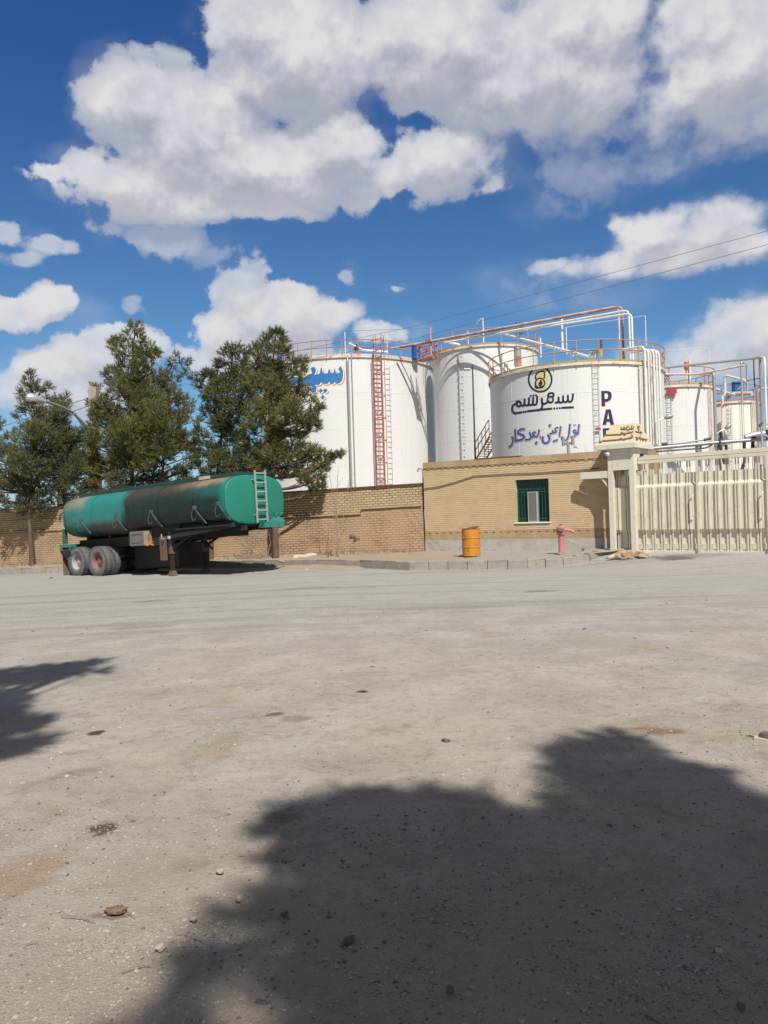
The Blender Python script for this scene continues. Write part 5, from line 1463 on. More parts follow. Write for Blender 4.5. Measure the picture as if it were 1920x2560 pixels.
# flank brackets with hose hooks
def bracket(px, py, lean):
    x, z = thit(px, py, -1.22); b = MB()
    sy = -HW*(max(0,1-(abs(z-2.16)/HH)**2.55))**(1/2.55)
    b.box(x-.09, x+.09, sy-.05, sy+.05, z+.06, z+.17); b.bar((x+.06, sy-.06, z+.05), (x+.30, sy+.16, z-.40), .06, .04)
    br = b.build('hose_bracket', M['bracket'], tr, bevel=.006)
    b = MB(); b.tube(smooth_path([(x-.06, sy-.06, z+.05),(x-.05, sy-.14, z-.12),(x+.02, sy-.16, z-.28),(x+.12, sy-.15, z-.30),(x+.15, sy-.12, z-.2)]), .009, 6); b.build('hook', M['bracket'], br, smooth=True)
for px, py in ((204,1308),(291,1298),(380,1288),(488,1278),(548,1268)): bracket(px, py, 0)
mb = MB(); x, z = thit(187,1308,-1.2); mb.box(x-.12, x+.14, -1.235, -1.20, z-.03, z+.05); mb.build('number_plate', M['bracket'], tr)
# chassis rails, cross members, apron
zr = 2.16-HH
mb = MB()
for y in (-.52,.52):
    mb.box(X0-.1, 3.9, y-.05, y+.05, .98, 1.30); mb.bar((3.9,y,1.14),(5.3,y,1.30), .10, .30); mb.box(5.3, X1+.1, y-.05, y+.05, 1.22, 1.36)
for x in (-.9,.0,1.1,2.3,3.5,4.6,5.6,6.6): mb.box(x, x+.08, -.468, .468, 1.06, 1.24 if x < 4.5 else 1.34)
for x in (-.8,.6,2.0,3.4): mb.box(x, x+.12, -.62,.62, 1.302, 1.56)
mb.build('chassis_frame', M['chassis'], tr)
mb = MB(); mb.box(4.9, X1-.05, -1.05, 1.05, 1.37, 1.42); mb.bar((4.4,-.98,1.16),(X1+.05,-.98,1.40), .06,.14); mb.bar((4.4,.98,1.16),(X1+.05,.98,1.40), .06,.14)
for x in (5.0,6.2): mb.box(x, x+.08, -1.0,1.0,1.42,1.62)
mb.build('king_pin_plate', M['chassis'], tr)
mb = MB()
for y in (-.90,.90):
    pr = [(2.2,1.0),(4.1,1.0),(X1+.02,1.34),(X1+.02,1.50),(2.2,1.62)]; n = len(pr)
    mb.add([(x,y-.012,z) for x,z in pr]+[(x,y+.012,z) for x,z in pr], [tuple(range(n)), tuple(reversed(range(n,2*n)))]+[(i,n+i,n+(i+1)%n,(i+1)%n) for i in range(n)])
mb.box(2.25, X1-.1, -.887, .887, 1.46, 1.49)
mb.build('dark_filler_panel', M['chassis'], tr)  # added dark panels filling the black between tank and frame
ya, za = fhit(658, 1317); yb, _ = fhit(719, 1310)
mb = MB(); mb.box(X1-.05, X1+.24, ya+.02, yb-.22, 1.27, 1.43); mb.build('front_bumper', M['tealplate'], tr)
mb = MB(); ym = (ya+yb)/2+.12
mb.add([(X1+.235,ym-.30,1.432),(X1+.235,ym+.30,1.432),(X1+.16,ym+.14,1.60),(X1+.16,ym-.14,1.60),(X1+.02,ym-.30,1.432),(X1+.02,ym+.30,1.432),(X1+.10,ym+.14,1.60),(X1+.10,ym-.14,1.60)], [(0,1,2,3),(5,4,7,6),(1,5,6,2),(4,0,3,7),(3,2,6,7)])
mb.bar((X1+.2,ym-.16,1.64),(X1+.2,ym-.02,1.72), .04); mb.bar((X1+.2,ym+.08,1.64),(X1+.2,ym+.2,1.72), .04)
mb.build('coupling_stand', M['tealplate'], tr)
# tool box
x0, zt0 = thit(323, 1328, -1.22); x1, zb0 = thit(361, 1364, -1.22)
zt0 = thit(340,1329,-1.22)[1]; zb0 = thit(340,1365,-1.22)[1]
mb = MB(); mb.box(x0, x1, -1.21, -.62, zb0, zt0); bx = mb.build('tool_box', M['toolbox_side'], tr, bevel=.01)
mb = MB(); mb.box(x0+.015, x1-.015, -1.222, -1.212, zb0+.015, zt0-.015); d_ = mb.build('door', M['toolbox'], bx)
mb = MB(); a0, a1, c0, c1 = x0+.12, x1-.12, zb0+.1, zt0-.1
for p, q in (((a0,c0),(a1,c0)),((a1,c0),(a1,c1)),((a1,c1),(a0,c1)),((a0,c1),(a0,c0))): mb.tube([(p[0],-1.224,p[1]),(q[0],-1.224,q[1])], .010, 5)
mb.build('seam', M['dark_metal'], d_)
mb = MB(); mb.box(x1+.01, x1+.05, -1.1,-.8, zb0-.02, zb0+.05); mb.bar((x1+.02,-1.15,zb0-.02),(x1+.18,-1.0,zb0+.12), .03); mb.build('step', M['drum'], tr)
# landing legs
for y in (-.84, .52):
    x = 4.42; zg = tground(x, y); mb = MB()
    mb.box(x-.075, x+.075, y-.075, y+.075, .62, 1.34)
    lg_ = mb.build('landing_leg', M['legsteel'], tr, bevel=.008)
    mb = MB(); mb.box(x-.05, x+.05, y-.05, y+.05, zg+.16, .64); mb.build('inner_tube', M['chassis'], lg_)
    mb = MB(); mb.add([(x-.12,y-.12,zg+.01),(x+.12,y-.12,zg+.01),(x+.12,y+.12,zg+.01),(x-.12,y+.12,zg+.01),(x-.07,y-.07,zg+.17),(x+.07,y-.07,zg+.17),(x+.07,y+.07,zg+.17),(x-.07,y+.07,zg+.17)], [(0,1,5,4),(1,2,6,5),(2,3,7,6),(3,0,4,7),(4,5,6,7)])
    mb.build('foot', M['legsteel'], lg_)
mb = MB(); mb.bar((4.5,-.8,.95),(4.5,.5,.95), .06); mb.bar((4.5,-.84,.8),(5.7,-.84,1.3), .06); mb.bar((4.5,.5,.8),(5.7,.5,1.3), .06); mb.bar((4.5,-.8,.7),(4.75,.1,1.25),.05); mb.bar((4.5,.8,.7),(4.75,-.1,1.25),.05)
mb.build('leg_brace', M['chassis'], tr)
mb = MB(); mb.box(4.02, 4.34, -1.0, -.96, .42, 1.2); mb.build('mud_flap', M['legsteel'], tr)
mb = MB(); mb.box(1.5, 3.95, -.2, 1.12, .16, .97); mb.build('underbody_shade_box', M['black'], tr, bevel=.02)  # added black box standing in for the deep shade under the trailer
mb = MB(); mb.tube(bend([(4.3,-.9,1.12),(4.3,-1.12,1.12),(4.3,-1.12,1.28)], .05), .02, 8); mb.lathe([(0,-.05),(.07,-.04),(.07,.05),(0,.06)], (4.55,-1.0,1.15), 12); mb.build('crank', M['alu'], tr)
# rear bumper with lamp plate and flap
mb = MB(); mb.box(X0-.42, X0-.30, -1.2, 1.2, .98, 1.18); mb.box(X0-.30, X0+.35, -1.18, -.98, 1.06, 1.16); mb.build('rear_bumper', M['tealplate'], tr, bevel=.01)
mb = MB(); mb.add([(X0-.40,-1.21,.97),(X0+.25,-1.21,.97),(X0+.38,-1.21,.76),(X0-.20,-1.21,.72),(X0-.40,-1.15,.97),(X0+.25,-1.15,.97),(X0+.38,-1.15,.76),(X0-.20,-1.15,.72)], [(0,1,2,3),(7,6,5,4),(0,4,5,1),(2,6,7,3),(1,5,6,2),(3,7,4,0)]); mb.build('lamp_plate', M['chassis'], tr)
mb = MB(); mb.box(X0-.34, X0-.31, -1.14, -.62, .06, .97); mb.build('mud_flap', M['mudflap'], tr); mb = MB(); mb.box(X0-.34, X0-.31, .62, 1.14, .06, .97); mb.build('mud_flap', M['mudflap'], tr)
mb = MB(); mb.box(X0-.26, X0-.16, -1.16, -1.0, 1.2, 1.75); mb.build('rear_upright', M['bracket'], tr)
# wheels
RT = .52
def tyre_prof(w=.27):
    return [(.30,-w/2+.02),(.335,-w/2),(.43,-w/2-.004),(.485,-w/2+.015),(.512,-w/2+.05),(RT,-w/2+.075),(RT,w/2-.075),(.512,w/2-.05),(.485,w/2-.015),(.43,w/2+.004),(.335,w/2),(.30,w/2-.02)]
RX = Matrix.Rotation(rad(-90),3,'X')
def wheel(x, y, zg, rimmat, sgn):
    c = (x, y, zg+RT-.012)
    mb = MB(); mb.lathe(tyre_prof(), (0,0,0), 56, M=RX)
    nb = 46
    for k in range(nb):
        a = 2*PI*k/nb
        for s_ in (-1, 1):
            Mx = Matrix.Rotation(a + (.5*2*PI/nb if s_ > 0 else 0), 4, 'Y')
            mb.box(-.022,.022, (.035 if s_>0 else -.135), (.135 if s_>0 else -.035), RT-.02, RT+.012, M=Mx)
    w = thing_part('wheel', c)
    t_ = mb.build('tyre', M['tyre'], w, smooth=True)
    mb = MB()
    mb.lathe([(.302,sgn*.115),(.29,sgn*.10),(.262,sgn*.08),(.255,sgn*.02),(.25,-sgn*.03),(.17,-sgn*.06),(.12,-sgn*.055),(.115,sgn*.0),(.10,sgn*.02),(0,sgn*.02)], n=40, M=RX)
    for k in range(8):
        a = 2*PI*k/8; mb.lathe([(.014,-.02),(.014,.03),(0,.03)] if True else [], (.145*math.cos(a), 0, .145*math.sin(a)), 6, M=Matrix.Rotation(rad(90)*(1 if sgn<0 else -1),3,'X'))
    mb.build('rim', rimmat, w, smooth=True)
    return w
def thing_part(name, loc):
    o = bpy.data.objects.new(name, None); COL.objects.link(o); o.parent = tr; o.location = loc; o.empty_display_size = .2; return o
for xi, rm in ((-.62,'rim_grey'),(.68,'rim_red')):
    for s_ in (-1,1):
        for yy in (1.06, .72):
            y = s_*yy; wheel(xi, y, tground(xi, s_*.9) + (0 if s_ < 0 else .0), M[rm], s_ if yy > 1 else -s_)
mb = MB()
for xi in (-.62,.68): mb.tube([(xi,-1.0,.5),(xi,1.0,.5)], .07, 10)
for y in (-.5,.5): mb.bar((-1.1,y,.72),(1.2,y,.72), .10,.09); mb.box(-.1,.15,y-.06,y+.06,.70,1.0)
mb.build('axle', M['chassis'], tr)
# ---------------------------------------------------------------- pines
def mat_needles(name, c1, c2, c3):
    m, t, b = new_mat(name); p = t.pos()
    n = t.noise(p, .9, 4, .6); n2 = t.noise(p, 4.5, 3, .6)
    c = t.mix(t.ramp(n, .36, .64), c1, c2)
    c = t.mix(t.math('MULTIPLY', t.ramp(n2, .5, .72), .55), c, c3)
    t.L.new(c, b.inputs['Base Color']); b.inputs['Roughness'].default_value = .55; b.inputs['Specular IOR Level'].default_value = .3
    tl = t.n('ShaderNodeBsdfTranslucent'); t.L.new(c, tl.inputs[0])
    mx = t.n('ShaderNodeMixShader', i={0: .38}); t.L.new(b.outputs[0], mx.inputs[1]); t.L.new(tl.outputs[0], mx.inputs[2])
    t.L.new(mx.outputs[0], m.node_tree.nodes['Material Output'].inputs[0]); return m
M['needles_a'] = mat_needles('pine_needles', (.115,.125,.040), (.235,.232,.080), (.35,.325,.15))
M['needles_b'] = mat_needles('pine_needles_grey', (.125,.135,.062), (.235,.235,.115), (.33,.305,.17))
M['needles_c'] = mat_needles('pine_needles_dark', (.080,.098,.034), (.18,.19,.07), (.29,.27,.115))

def tufts(P, D, L, width, m):
    """needle sprays: P base points, D directions, m needles each, returned as loose triangles"""
    n = len(P)
    R = RNG.normal(0, 1, (n, m, 3)); R /= np.linalg.norm(R, axis=2, keepdims=True)
    V = D[:,None,:]*RNG.uniform(.35,1.3,(n,m,1)) + R*.75; V /= np.linalg.norm(V, axis=2, keepdims=True)
    S = np.cross(V, RNG.normal(0,1,(n,m,3))); S /= np.linalg.norm(S, axis=2, keepdims=True)
    base = P[:,None,:] + D[:,None,:]*RNG.uniform(-.10,.10,(n,m,1)); l = (L*RNG.uniform(.7,1.25,(n,m)))[:,:,None]
    a = base - S*width/2; b = base + S*width/2; c = base + V*l
    return np.stack([a,b,c], 2).reshape(-1,3)
def tri_mesh(name, tri, mat, parent=None):
    me = bpy.data.meshes.new(name); n = len(tri)
    me.vertices.add(n); me.vertices.foreach_set('co', tri.astype(np.float32).ravel())
    me.loops.add(n); me.loops.foreach_set('vertex_index', np.arange(n, dtype=np.int32))
    me.polygons.add(n//3); me.polygons.foreach_set('loop_start', np.arange(0,n,3,dtype=np.int32))
    me.update(calc_edges=True); me.validate(); me.materials.append(mat)
    o = bpy.data.objects.new(name, me); COL.objects.link(o)
    if parent is not None: o.parent = parent
    return o
def inside(poly, x, y):
    r = False; j = len(poly)-1
    for i in range(len(poly)):
        if (poly[i][1] > y) != (poly[j][1] > y) and x < (poly[j][0]-poly[i][0])*(y-poly[i][1])/(poly[j][1]-poly[i][1])+poly[i][0]: r = not r
        j = i
    return r
def edge_d(poly, x, y):
    best = 1e9; p = Vector((x,y))
    for i in range(len(poly)):
        a, b = Vector(poly[i-1]), Vector(poly[i]); ab = b-a
        t = max(0, min(1, (p-a).dot(ab)/max(ab.length_squared,1e-6))); best = min(best, (p-a-ab*t).length)
    return best
def sample_clumps(poly, n, rmin, rmax, Y, maxd, seed, airy=()):
    r = random.Random(seed); out = []; tries = 0
    x0, x1 = min(p[0] for p in poly), max(p[0] for p in poly); y0, y1 = min(p[1] for p in poly), max(p[1] for p in poly)
    while len(out) < n and tries < 40000:
        tries += 1
        x, y = r.uniform(x0,x1), r.uniform(y0,y1)
        if not inside(poly, x, y): continue
        d = edge_d(poly, x, y); rr = min(rmax, max(rmin, d*.75)) * r.uniform(.75,1.1)
        if d < rr*.55: continue
        if any((x-a[0])**2+(y-a[1])**2 < (a[2])**2 and r.random() < a[3] for a in airy): continue
        if any((x-o[0])**2+(y-o[1])**2 < (.74*(rr+o[2]))**2 and abs(o[4]) < 30 and r.random() < .85 for o in out): continue
        dm = min(d*1.1, maxd)
        out.append((x, y, rr, Y, r.uniform(-dm, dm)))
    return out
def pine(name, label, trunk_px, Y, clumps, mat, base_z, group, nd=430, r0=.16, m=13, lean=0, L=.155, wd=.024, per_px=True):
    """trunk_px: picture points from root to tip; the tree stands at depth Y"""
    pts = [at(x, y, Y) for x, y in trunk_px]
    root = Vector((pts[0].x, pts[0].y, base_z)); o = thing(name, label, 'pine tree', root, 0, group)
    pts[0] = root.copy(); pts.insert(0, root - Vector((0,0,.25)))
    q = smooth_path([p-root for p in pts], 2); n = len(q)
    rad_ = [r0*(1-.95*(i/(n-1))**.62)*(1.25 if i < 2 else 1) for i in range(n)]
    mb = MB(); mb.tube(q, rad_, 10); 
    P = []; D = []; rr = random.Random(len(clumps)); hgt = q[-1].z
    for cx, cy, cr, cY, dpx in clumps:
        s = cY/F; c = at(cx, cy, cY + dpx*s) - root; R = cr*s
        # limb from the trunk out to the clump
        k = min(range(n), key=lambda i: abs(q[i].z - (c.z - .25*((c-q[i]).length)))); a = q[max(1,k)]
        dv = c-a
        if dv.length > .35:
            mid = a + dv*.5 + Vector((rr.uniform(-.1,.1), rr.uniform(-.1,.1), -.10*dv.length))
            lq = smooth_path([a, mid, c], 2); mb.tube(lq, [max(.008, min(.05,.018*dv.length))*(1-.75*i/(len(lq)-1)) for i in range(len(lq))], 5)
        nt = max(8, int(nd*R*R))
        u = RNG.normal(0,1,(nt,3)); u /= np.linalg.norm(u,axis=1,keepdims=True)
        rad2 = R*RNG.uniform(.25,1,(nt,1))**.55
        pos = np.array(c)[None] + u*rad2*np.array([1,1,.95]); 
        dirs = u*.75 + np.array([0,0,.55]) + np.array(dv.normalized() if dv.length > .1 else (0,0,1))[None]*.35
        dirs /= np.linalg.norm(dirs,axis=1,keepdims=True); P.append(pos); D.append(dirs)
        for j in range(min(7, nt//7)):
            mb.tube([c, c.lerp(Vector(pos[j]), .55)+Vector((0,0,-.03)), Vector(pos[j])], [.012,.009,.005], 4, caps=False)
    mb.build('trunk', M['bark'], o, smooth=True)
    P = np.concatenate(P); D = np.concatenate(D)
    return o, tri_mesh('crown', tufts(P, D, L, wd, m), mat, o)
PG_ = 'pines along the brick wall'
P1a = [(75,920),(95,935),(97,962),(130,958),(138,972),(118,985),(165,983),(176,1015),(165,1060),(150,1080),(190,1090),(200,1150),(190,1210),(150,1255),(120,1270),(105,1298),(70,1298),(30,1285),(-40,1265),(-90,1180),(-60,1100),(-10,1090),(22,1082),(42,1060),(28,1038),(48,1010),(40,970),(55,940)]
cl = sample_clumps(P1a, 130, 10, 34, 31.8, 85, 1, airy=((130,1000,45,.5),(95,1020,40,.4)))
pine('pine_tree', 'leftmost pine with a dark leaning trunk in front of the brick wall', [(80,1420),(76,1340),(72,1280),(82,1150),(88,1040),(76,935)], 31.8, cl, M['needles_b'], vz(-14.4,31.8), PG_, r0=.17)
P1b = [(150,985),(172,985),(180,1060),(212,1075),(245,1110),(255,1180),(240,1230),(205,1265),(165,1275),(140,1262),(128,1200),(118,1110),(120,1040),(135,1000)]
cl = sample_clumps(P1b, 80, 10, 30, 32.4, 60, 2, airy=((150,1030,40,.4),))
pine('pine_tree', 'thin second pine from the left, its slim trunk against the brick wall', [(146,1415),(142,1300),(150,1200),(155,1080),(155,990)], 32.4, cl, M['needles_b'], vz(-13.6,32.3), PG_, r0=.11)
P2 = [(340,793),(362,808),(368,848),(398,868),(404,898),(380,925),(420,930),(440,960),(470,985),(488,1012),(478,1035),(455,1050),(478,1090),(492,1150),(480,1215),(400,1235),(300,1240),(225,1240),(212,1150),(212,1080),(225,1010),(245,990),(268,985),(255,940),(258,920),(288,905),(280,880),(262,870),(270,850),(300,840),(315,808)]
cl = sample_clumps(P2, 185, 11, 36, 31.6, 95, 3, airy=((300,1000,30,.4),(430,1020,40,.4)))
pine('pine_tree', 'tallest pine, with a pointed top, behind the rear half of the tanker', [(338,1400),(332,1250),(328,1120),(325,1010),(330,900),(340,805)], 31.6, cl, M['needles_a'], vz(-10.4,31.4), PG_, r0=.2)
P2b = [(440,876),(455,892),(478,895),(474,930),(450,950),(462,1000),(480,1030),(470,1100),(440,1140),(405,1120),(400,1040),(408,960),(412,920),(425,890)]
cl = sample_clumps(P2b, 46, 9, 24, 32.6, 45, 4, airy=((430,960,30,.5),))
pine('pine_tree', 'slender sparse pine leaning beside the tallest one', [(400,1405),(402,1250),(412,1120),(425,980),(438,890)], 32.6, cl, M['needles_b'], vz(-9.5,31.9), PG_, r0=.10, nd=240)
P2c = [(242,945),(256,962),(262,1000),(256,1050),(225,1050),(216,1010),(224,965)]
cl = sample_clumps(P2c, 14, 8, 16, 42.5, 20, 5)
pine('pine_tree', 'far pine top peeking out behind the concrete pole', [(240,1300),(240,1150),(240,1000),(241,955)], 42.5, cl, M['needles_b'], .2, PG_, r0=.12)
P3a = [(690,815),(714,830),(726,862),(730,890),(772,893),(768,930),(760,960),(782,985),(812,1012),(795,1040),(806,1072),(772,1082),(765,1105),(795,1118),(828,1132),(868,1115),(868,1136),(838,1152),(815,1185),(822,1216),(800,1232),(760,1226),(735,1195),(690,1200),(640,1195),(612,1150),(600,1080),(612,1000),(600,940),(622,905),(625,862),(650,855),(664,825)]
cl = sample_clumps(P3a, 185, 11, 36, 28.4, 90, 6, airy=((745,1170,60,.5),(680,900,30,.35)))
pine('pine_tree', 'bushy pine reaching over the largest tank, right of the other pines', [(690,1402),(686,1300),(682,1180),(672,1080),(676,960),(690,830)], 28.4, cl, M['needles_a'], vz(-4.0,28.2), PG_, r0=.2)
P3b = [(586,850),(615,865),(626,900),(618,960),(610,1050),(622,1120),(642,1192),(590,1210),(500,1215),(480,1150),(475,1085),(490,1040),(510,1000),(482,965),(475,940),(500,925),(528,915),(545,885),(560,860)]
cl = sample_clumps(P3b, 130, 11, 34, 29.4, 80, 7, airy=((520,1000,45,.5),(500,1060,30,.5)))
pine('pine_tree', 'dense dark pine standing behind the front half of the tanker', [(527,1405),(530,1300),(545,1180),(555,1080),(572,960),(586,860)], 29.4, cl, M['needles_c'], vz(-6.6,29.2), PG_, r0=.17)
P0 = [(-5,1040),(12,1060),(8,1080),(-30,1100),(-60,1070),(-30,1045)]
cl = sample_clumps(P0, 9, 9, 18, 36, 20, 8)
pine('pine_tree', 'pine twig just reaching in at the left edge', [(-40,1300),(-42,1180),(-35,1060)], 36, cl, M['needles_b'], .0, PG_, r0=.12)

# ---- two pines behind the photographer whose crowns shade the lot
def shade_pine(name, label, polys, hmin, hmax, n, rr_, base, seed, airy=()):
    r = random.Random(seed); o = thing(name, label, 'pine tree', base, 0, 'pines behind the photographer'); bz = Vector(base)
    P = []; D = []; mb = MB(); cs = []
    hs = SUN/SUN.z
    for poly, cnt in zip(polys, n):
        x0, x1 = min(p[0] for p in poly), max(p[0] for p in poly); y0, y1 = min(p[1] for p in poly), max(p[1] for p in poly); k = 0; tr_ = 0
        gp = [on_z(*p, 0) for p in poly]; gpoly = [(p.x,p.y) for p in gp]
        gx0, gx1 = min(p[0] for p in gpoly), max(p[0] for p in gpoly); gy0, gy1 = min(p[1] for p in gpoly), max(p[1] for p in gpoly)
        while k < cnt and tr_ < 20000:
            tr_ += 1; x, y = r.uniform(gx0,gx1), r.uniform(gy0,gy1)
            if not inside(gpoly, x, y): continue
            d = edge_d(gpoly, x, y); R = min(rr_, max(.10, d*.9))*r.uniform(.8,1.05)
            if d < R*.6: continue
            if any((x-a[0])**2+(y-a[1])**2 < a[2]**2 for a in airy): continue
            h = r.uniform(hmin,hmax); cs.append((Vector((x,y,0))+hs*h, R)); k += 1
    p_y = lambda v: min(3.2, max(1, v.y-1.5))
    for poly in polys:
        gp = [on_z(*p, 0) for p in poly]; L_ = [(a-b).length for a, b in zip(gp, gp[1:]+gp[:1])]
        for _ in range(int(sum(L_)*3.2)):
            i = r.choices(range(len(gp)), L_)[0]; p = gp[i].lerp(gp[(i+1)%len(gp)], r.random()) + Vector((r.gauss(0,.035*p_y(gp[i])), r.gauss(0,.04*p_y(gp[i])), 0))
            if p.y < 9.5 and abs(p.x) < 7: cs.append((p + hs*r.uniform(hmin,hmax), r.uniform(.06,.15)))
    top = max(c.z for c,_ in cs); ax = Vector((sum(c.x for c,_ in cs)/len(cs), sum(c.y for c,_ in cs)/len(cs), 0))
    tq = smooth_path([Vector((0,0,-.2)), Vector((0,0,1.5)), Vector(((ax.x-bz.x)*.25,(ax.y-bz.y)*.25,3.5)), Vector((ax.x-bz.x,ax.y-bz.y,top*.82))], 2)
    mb.tube(tq, [.22*(1-.8*i/(len(tq)-1)) for i in range(len(tq))], 10); 
    for c, R in cs:
        c = c-bz; a = min(tq, key=lambda p: abs(p.z-(c.z-.8))); dv = c-a
        lq = smooth_path([a, a+dv*.5+Vector((0,0,-.2)), c],2); mb.tube(lq, [.035*(1-.8*i/(len(lq)-1)) for i in range(len(lq))], 5)
        nt = int(300*R*R)+8; u = RNG.normal(0,1,(nt,3)); u /= np.linalg.norm(u,axis=1,keepdims=True)
        pos = np.array(c)[None]+u*R*RNG.uniform(.2,1,(nt,1))**.5; dd = u*.8+np.array([0,0,.4]); dd /= np.linalg.norm(dd,axis=1,keepdims=True); P.append(pos); D.append(dd)
    mb.build('trunk', M['bark'], o, smooth=True)
    tri_mesh('crown', tufts(np.concatenate(P), np.concatenate(D), .17, .026, 16), M['needles_a'], o)
big = [(60,2780),(270,2600),(430,2490),(550,2400),(660,2270),(730,2190),(760,2110),(715,2070),(705,2035),(740,2018),(860,2010),(960,2040),(985,1975),(1040,1965),(1100,1990),(1150,2000),(1250,2010),(1330,2030),(1420,2020),(1400,1965),(1360,1905),(1400,1868),(1450,1850),(1520,1852),(1640,1880),(1740,1920),(1850,1985),(1960,2030),(2300,2100),(2300,2780)]
h1 = on_z(1540, 2035, 0); h2 = on_z(1010, 2025, 0)
shade_pine('shade_pine', 'tall pine behind the photographer casting the broad shadow at the lower right', [big], 8.0, 12.0, [135], .36, (4.6,-2.4,0), 21, airy=((h1.x,h1.y,.16),(h2.x,h2.y,.14)))
L1 = [(-200,1670),(20,1668),(120,1655),(200,1650),(240,1660),(200,1678),(120,1690),(-200,1720)]
L2 = [(-200,1720),(30,1722),(75,1738),(40,1760),(-200,1765)]; L3_ = [(-200,1775),(70,1775),(125,1790),(100,1812),(40,1822),(-200,1830)]; L4 = [(-200,1825),(30,1840),(90,1868),(30,1890),(-200,1900)]
shade_pine('shade_pine', 'pine behind the photographer casting the ragged shadow at the left edge', [L1,L2,L3_,L4], 8.5, 11.0, [34,18,26,18], .34, (-5.2,-.8,0), 22)
# ---------------------------------------------------------------- utility pole with lamp
Y = 33.4; p = at(240, 1200, Y)
up = thing('utility_pole', 'concrete utility pole with a long lamp arm, half hidden by the pines', 'pole', (p.x, p.y, .1))
tp_ = at(239, 968, Y); h = tp_.z-.1; mb = MB()
mb.add([(-.22,-.22,0),(.22,-.22,0),(.22,.22,0),(-.22,.22,0),(-.16,-.16,h),(.16,-.16,h),(.16,.16,h),(-.16,.16,h)], [(0,1,5,4),(1,2,6,5),(2,3,7,6),(3,0,4,7),(4,5,6,7)])
mb.build('shaft', M['concrete'], up)
L = lambda px, py, y=Y: at(px, py, y) - Vector((p.x, p.y, .1))
mb = MB(); mb.tube([L(112,1003,29), L(150,1016,30), L(182,1031,31), L(232,1082,Y)], .055, 8); mb.tube([L(184,1034,31), L(232,1095,Y)], .035, 6); mb.build('lamp_arm', M['galv'], up)
a, b_ = L(112,1004,29), L(64,992,28.6); d = b_-a; mb = MB()
pr = [(0,.05),(.15,.09),(.45,.17),(.75,.2),(.95,.13),(1.0,.03)]
mb.tube([a+d*u for u,_ in pr], [r for _,r in pr], 14); mb.build('lamp_head', M['galv'], up, smooth=True)
mb = MB(); mb.tube([a+d*u+Vector((0,0,-.06)) for u in (.4,.55,.75,.9)], [.1,.15,.16,.1], 12); mb.build('lamp_glass', M['rust'], up, smooth=True)

# ---------------------------------------------------------------- drum, hydrant
p = on_z(1181, 1394, vz(2.6, 23.4)); Yd = p.y
Rd = .285; Hd = .87
dr = thing('oil_drum', 'open topped orange oil drum standing on the dirt verge', 'drum', (p.x, p.y+.25, vz(p.x, p.y+.25)-.01), rad(20))
mb = MB(); prof = [(Rd-.02,.0),(Rd,.02),(Rd,.27),(Rd+.014,.28),(Rd+.014,.305),(Rd,.315),(Rd,.56),(Rd+.014,.57),(Rd+.014,.595),(Rd,.605),(Rd,Hd-.01),(Rd+.012,Hd-.008),(Rd+.012,Hd),(Rd-.008,Hd),(Rd-.012,Hd-.03),(Rd-.012,.02),(0,.02)]
mb.lathe(prof, n=48); mb.build('barrel', M['drum'], dr, smooth=True)
mb = MB(); rr = random.Random(3); n_ = 22
ring_ = [((Rd-.015)*math.cos(2*PI*k/n_), (Rd-.015)*math.sin(2*PI*k/n_), Hd+.004+max(0,.07*math.cos(2*PI*k/n_-.2))+rr.uniform(0,.012)) for k in range(n_)]
mb.add(ring_+[(0,0,Hd-.05)], [(k,(k+1)%n_,n_) for k in range(n_)]); mb.build('torn_lid', M['rust'], dr)
p = on_z(1404, 1386, vz(5.3, 23.0)); hx, hy = p.x, p.y
hy_ = thing('fire_hydrant', 'faded pink fire hydrant with two outlets near the guardhouse window', 'hydrant', (hx, hy, vz(hx,hy)-.02), rad(-8))
sc_ = 1.0
mb = MB(); mb.lathe([(.098,0),(.095,.03),(.09,.05),(.086,.52),(.09,.54)], n=24); mb.build('standpipe', M['hydrant'], hy_, smooth=True)
mb = MB(); mb.lathe([(.09,.541),(.13,.545),(.135,.57),(.125,.60),(.138,.66),(.14,.72),(.125,.78),(.09,.81),(.05,.815),(.05,.83),(0,.83)], n=24); mb.build('head', M['hydrant'], hy_, smooth=True)
mb = MB(); mb.lathe([(.055,.831),(.055,.845),(.02,.85),(.02,.885),(0,.885)], n=6); mb.build('spindle', M['hydrant_cap'], hy_)
R90 = Matrix.Rotation(rad(90),3,'X')
mb = MB(); mb.lathe([(.075,.10),(.095,.11),(.095,.15),(.07,.16),(.065,.19),(.03,.195),(.03,.215),(0,.215)], (-.01,0,.69), 20, M=R90); mb.build('pumper_cap', M['hydrant_cap'], hy_, smooth=True)
mb = MB(); mb.tube([(.12,0,.69),(.20,0,.685),(.29,0,.665),(.355,0,.635)], [.045,.045,.042,.05], 12); mb.tube([(.35,0,.637),(.40,0,.61)], [.055,.05], 10); mb.build('outlet', M['hydrant'], hy_, smooth=True)
mb = MB(); mb.tube([(-.12,0,.69),(-.19,0,.67)], .036, 10); mb.tube([(-.185,0,.625),(-.185,0,.73)], [.04,.045], 10); mb.build('outlet', M['hydrant_cap'], hy_, smooth=True)
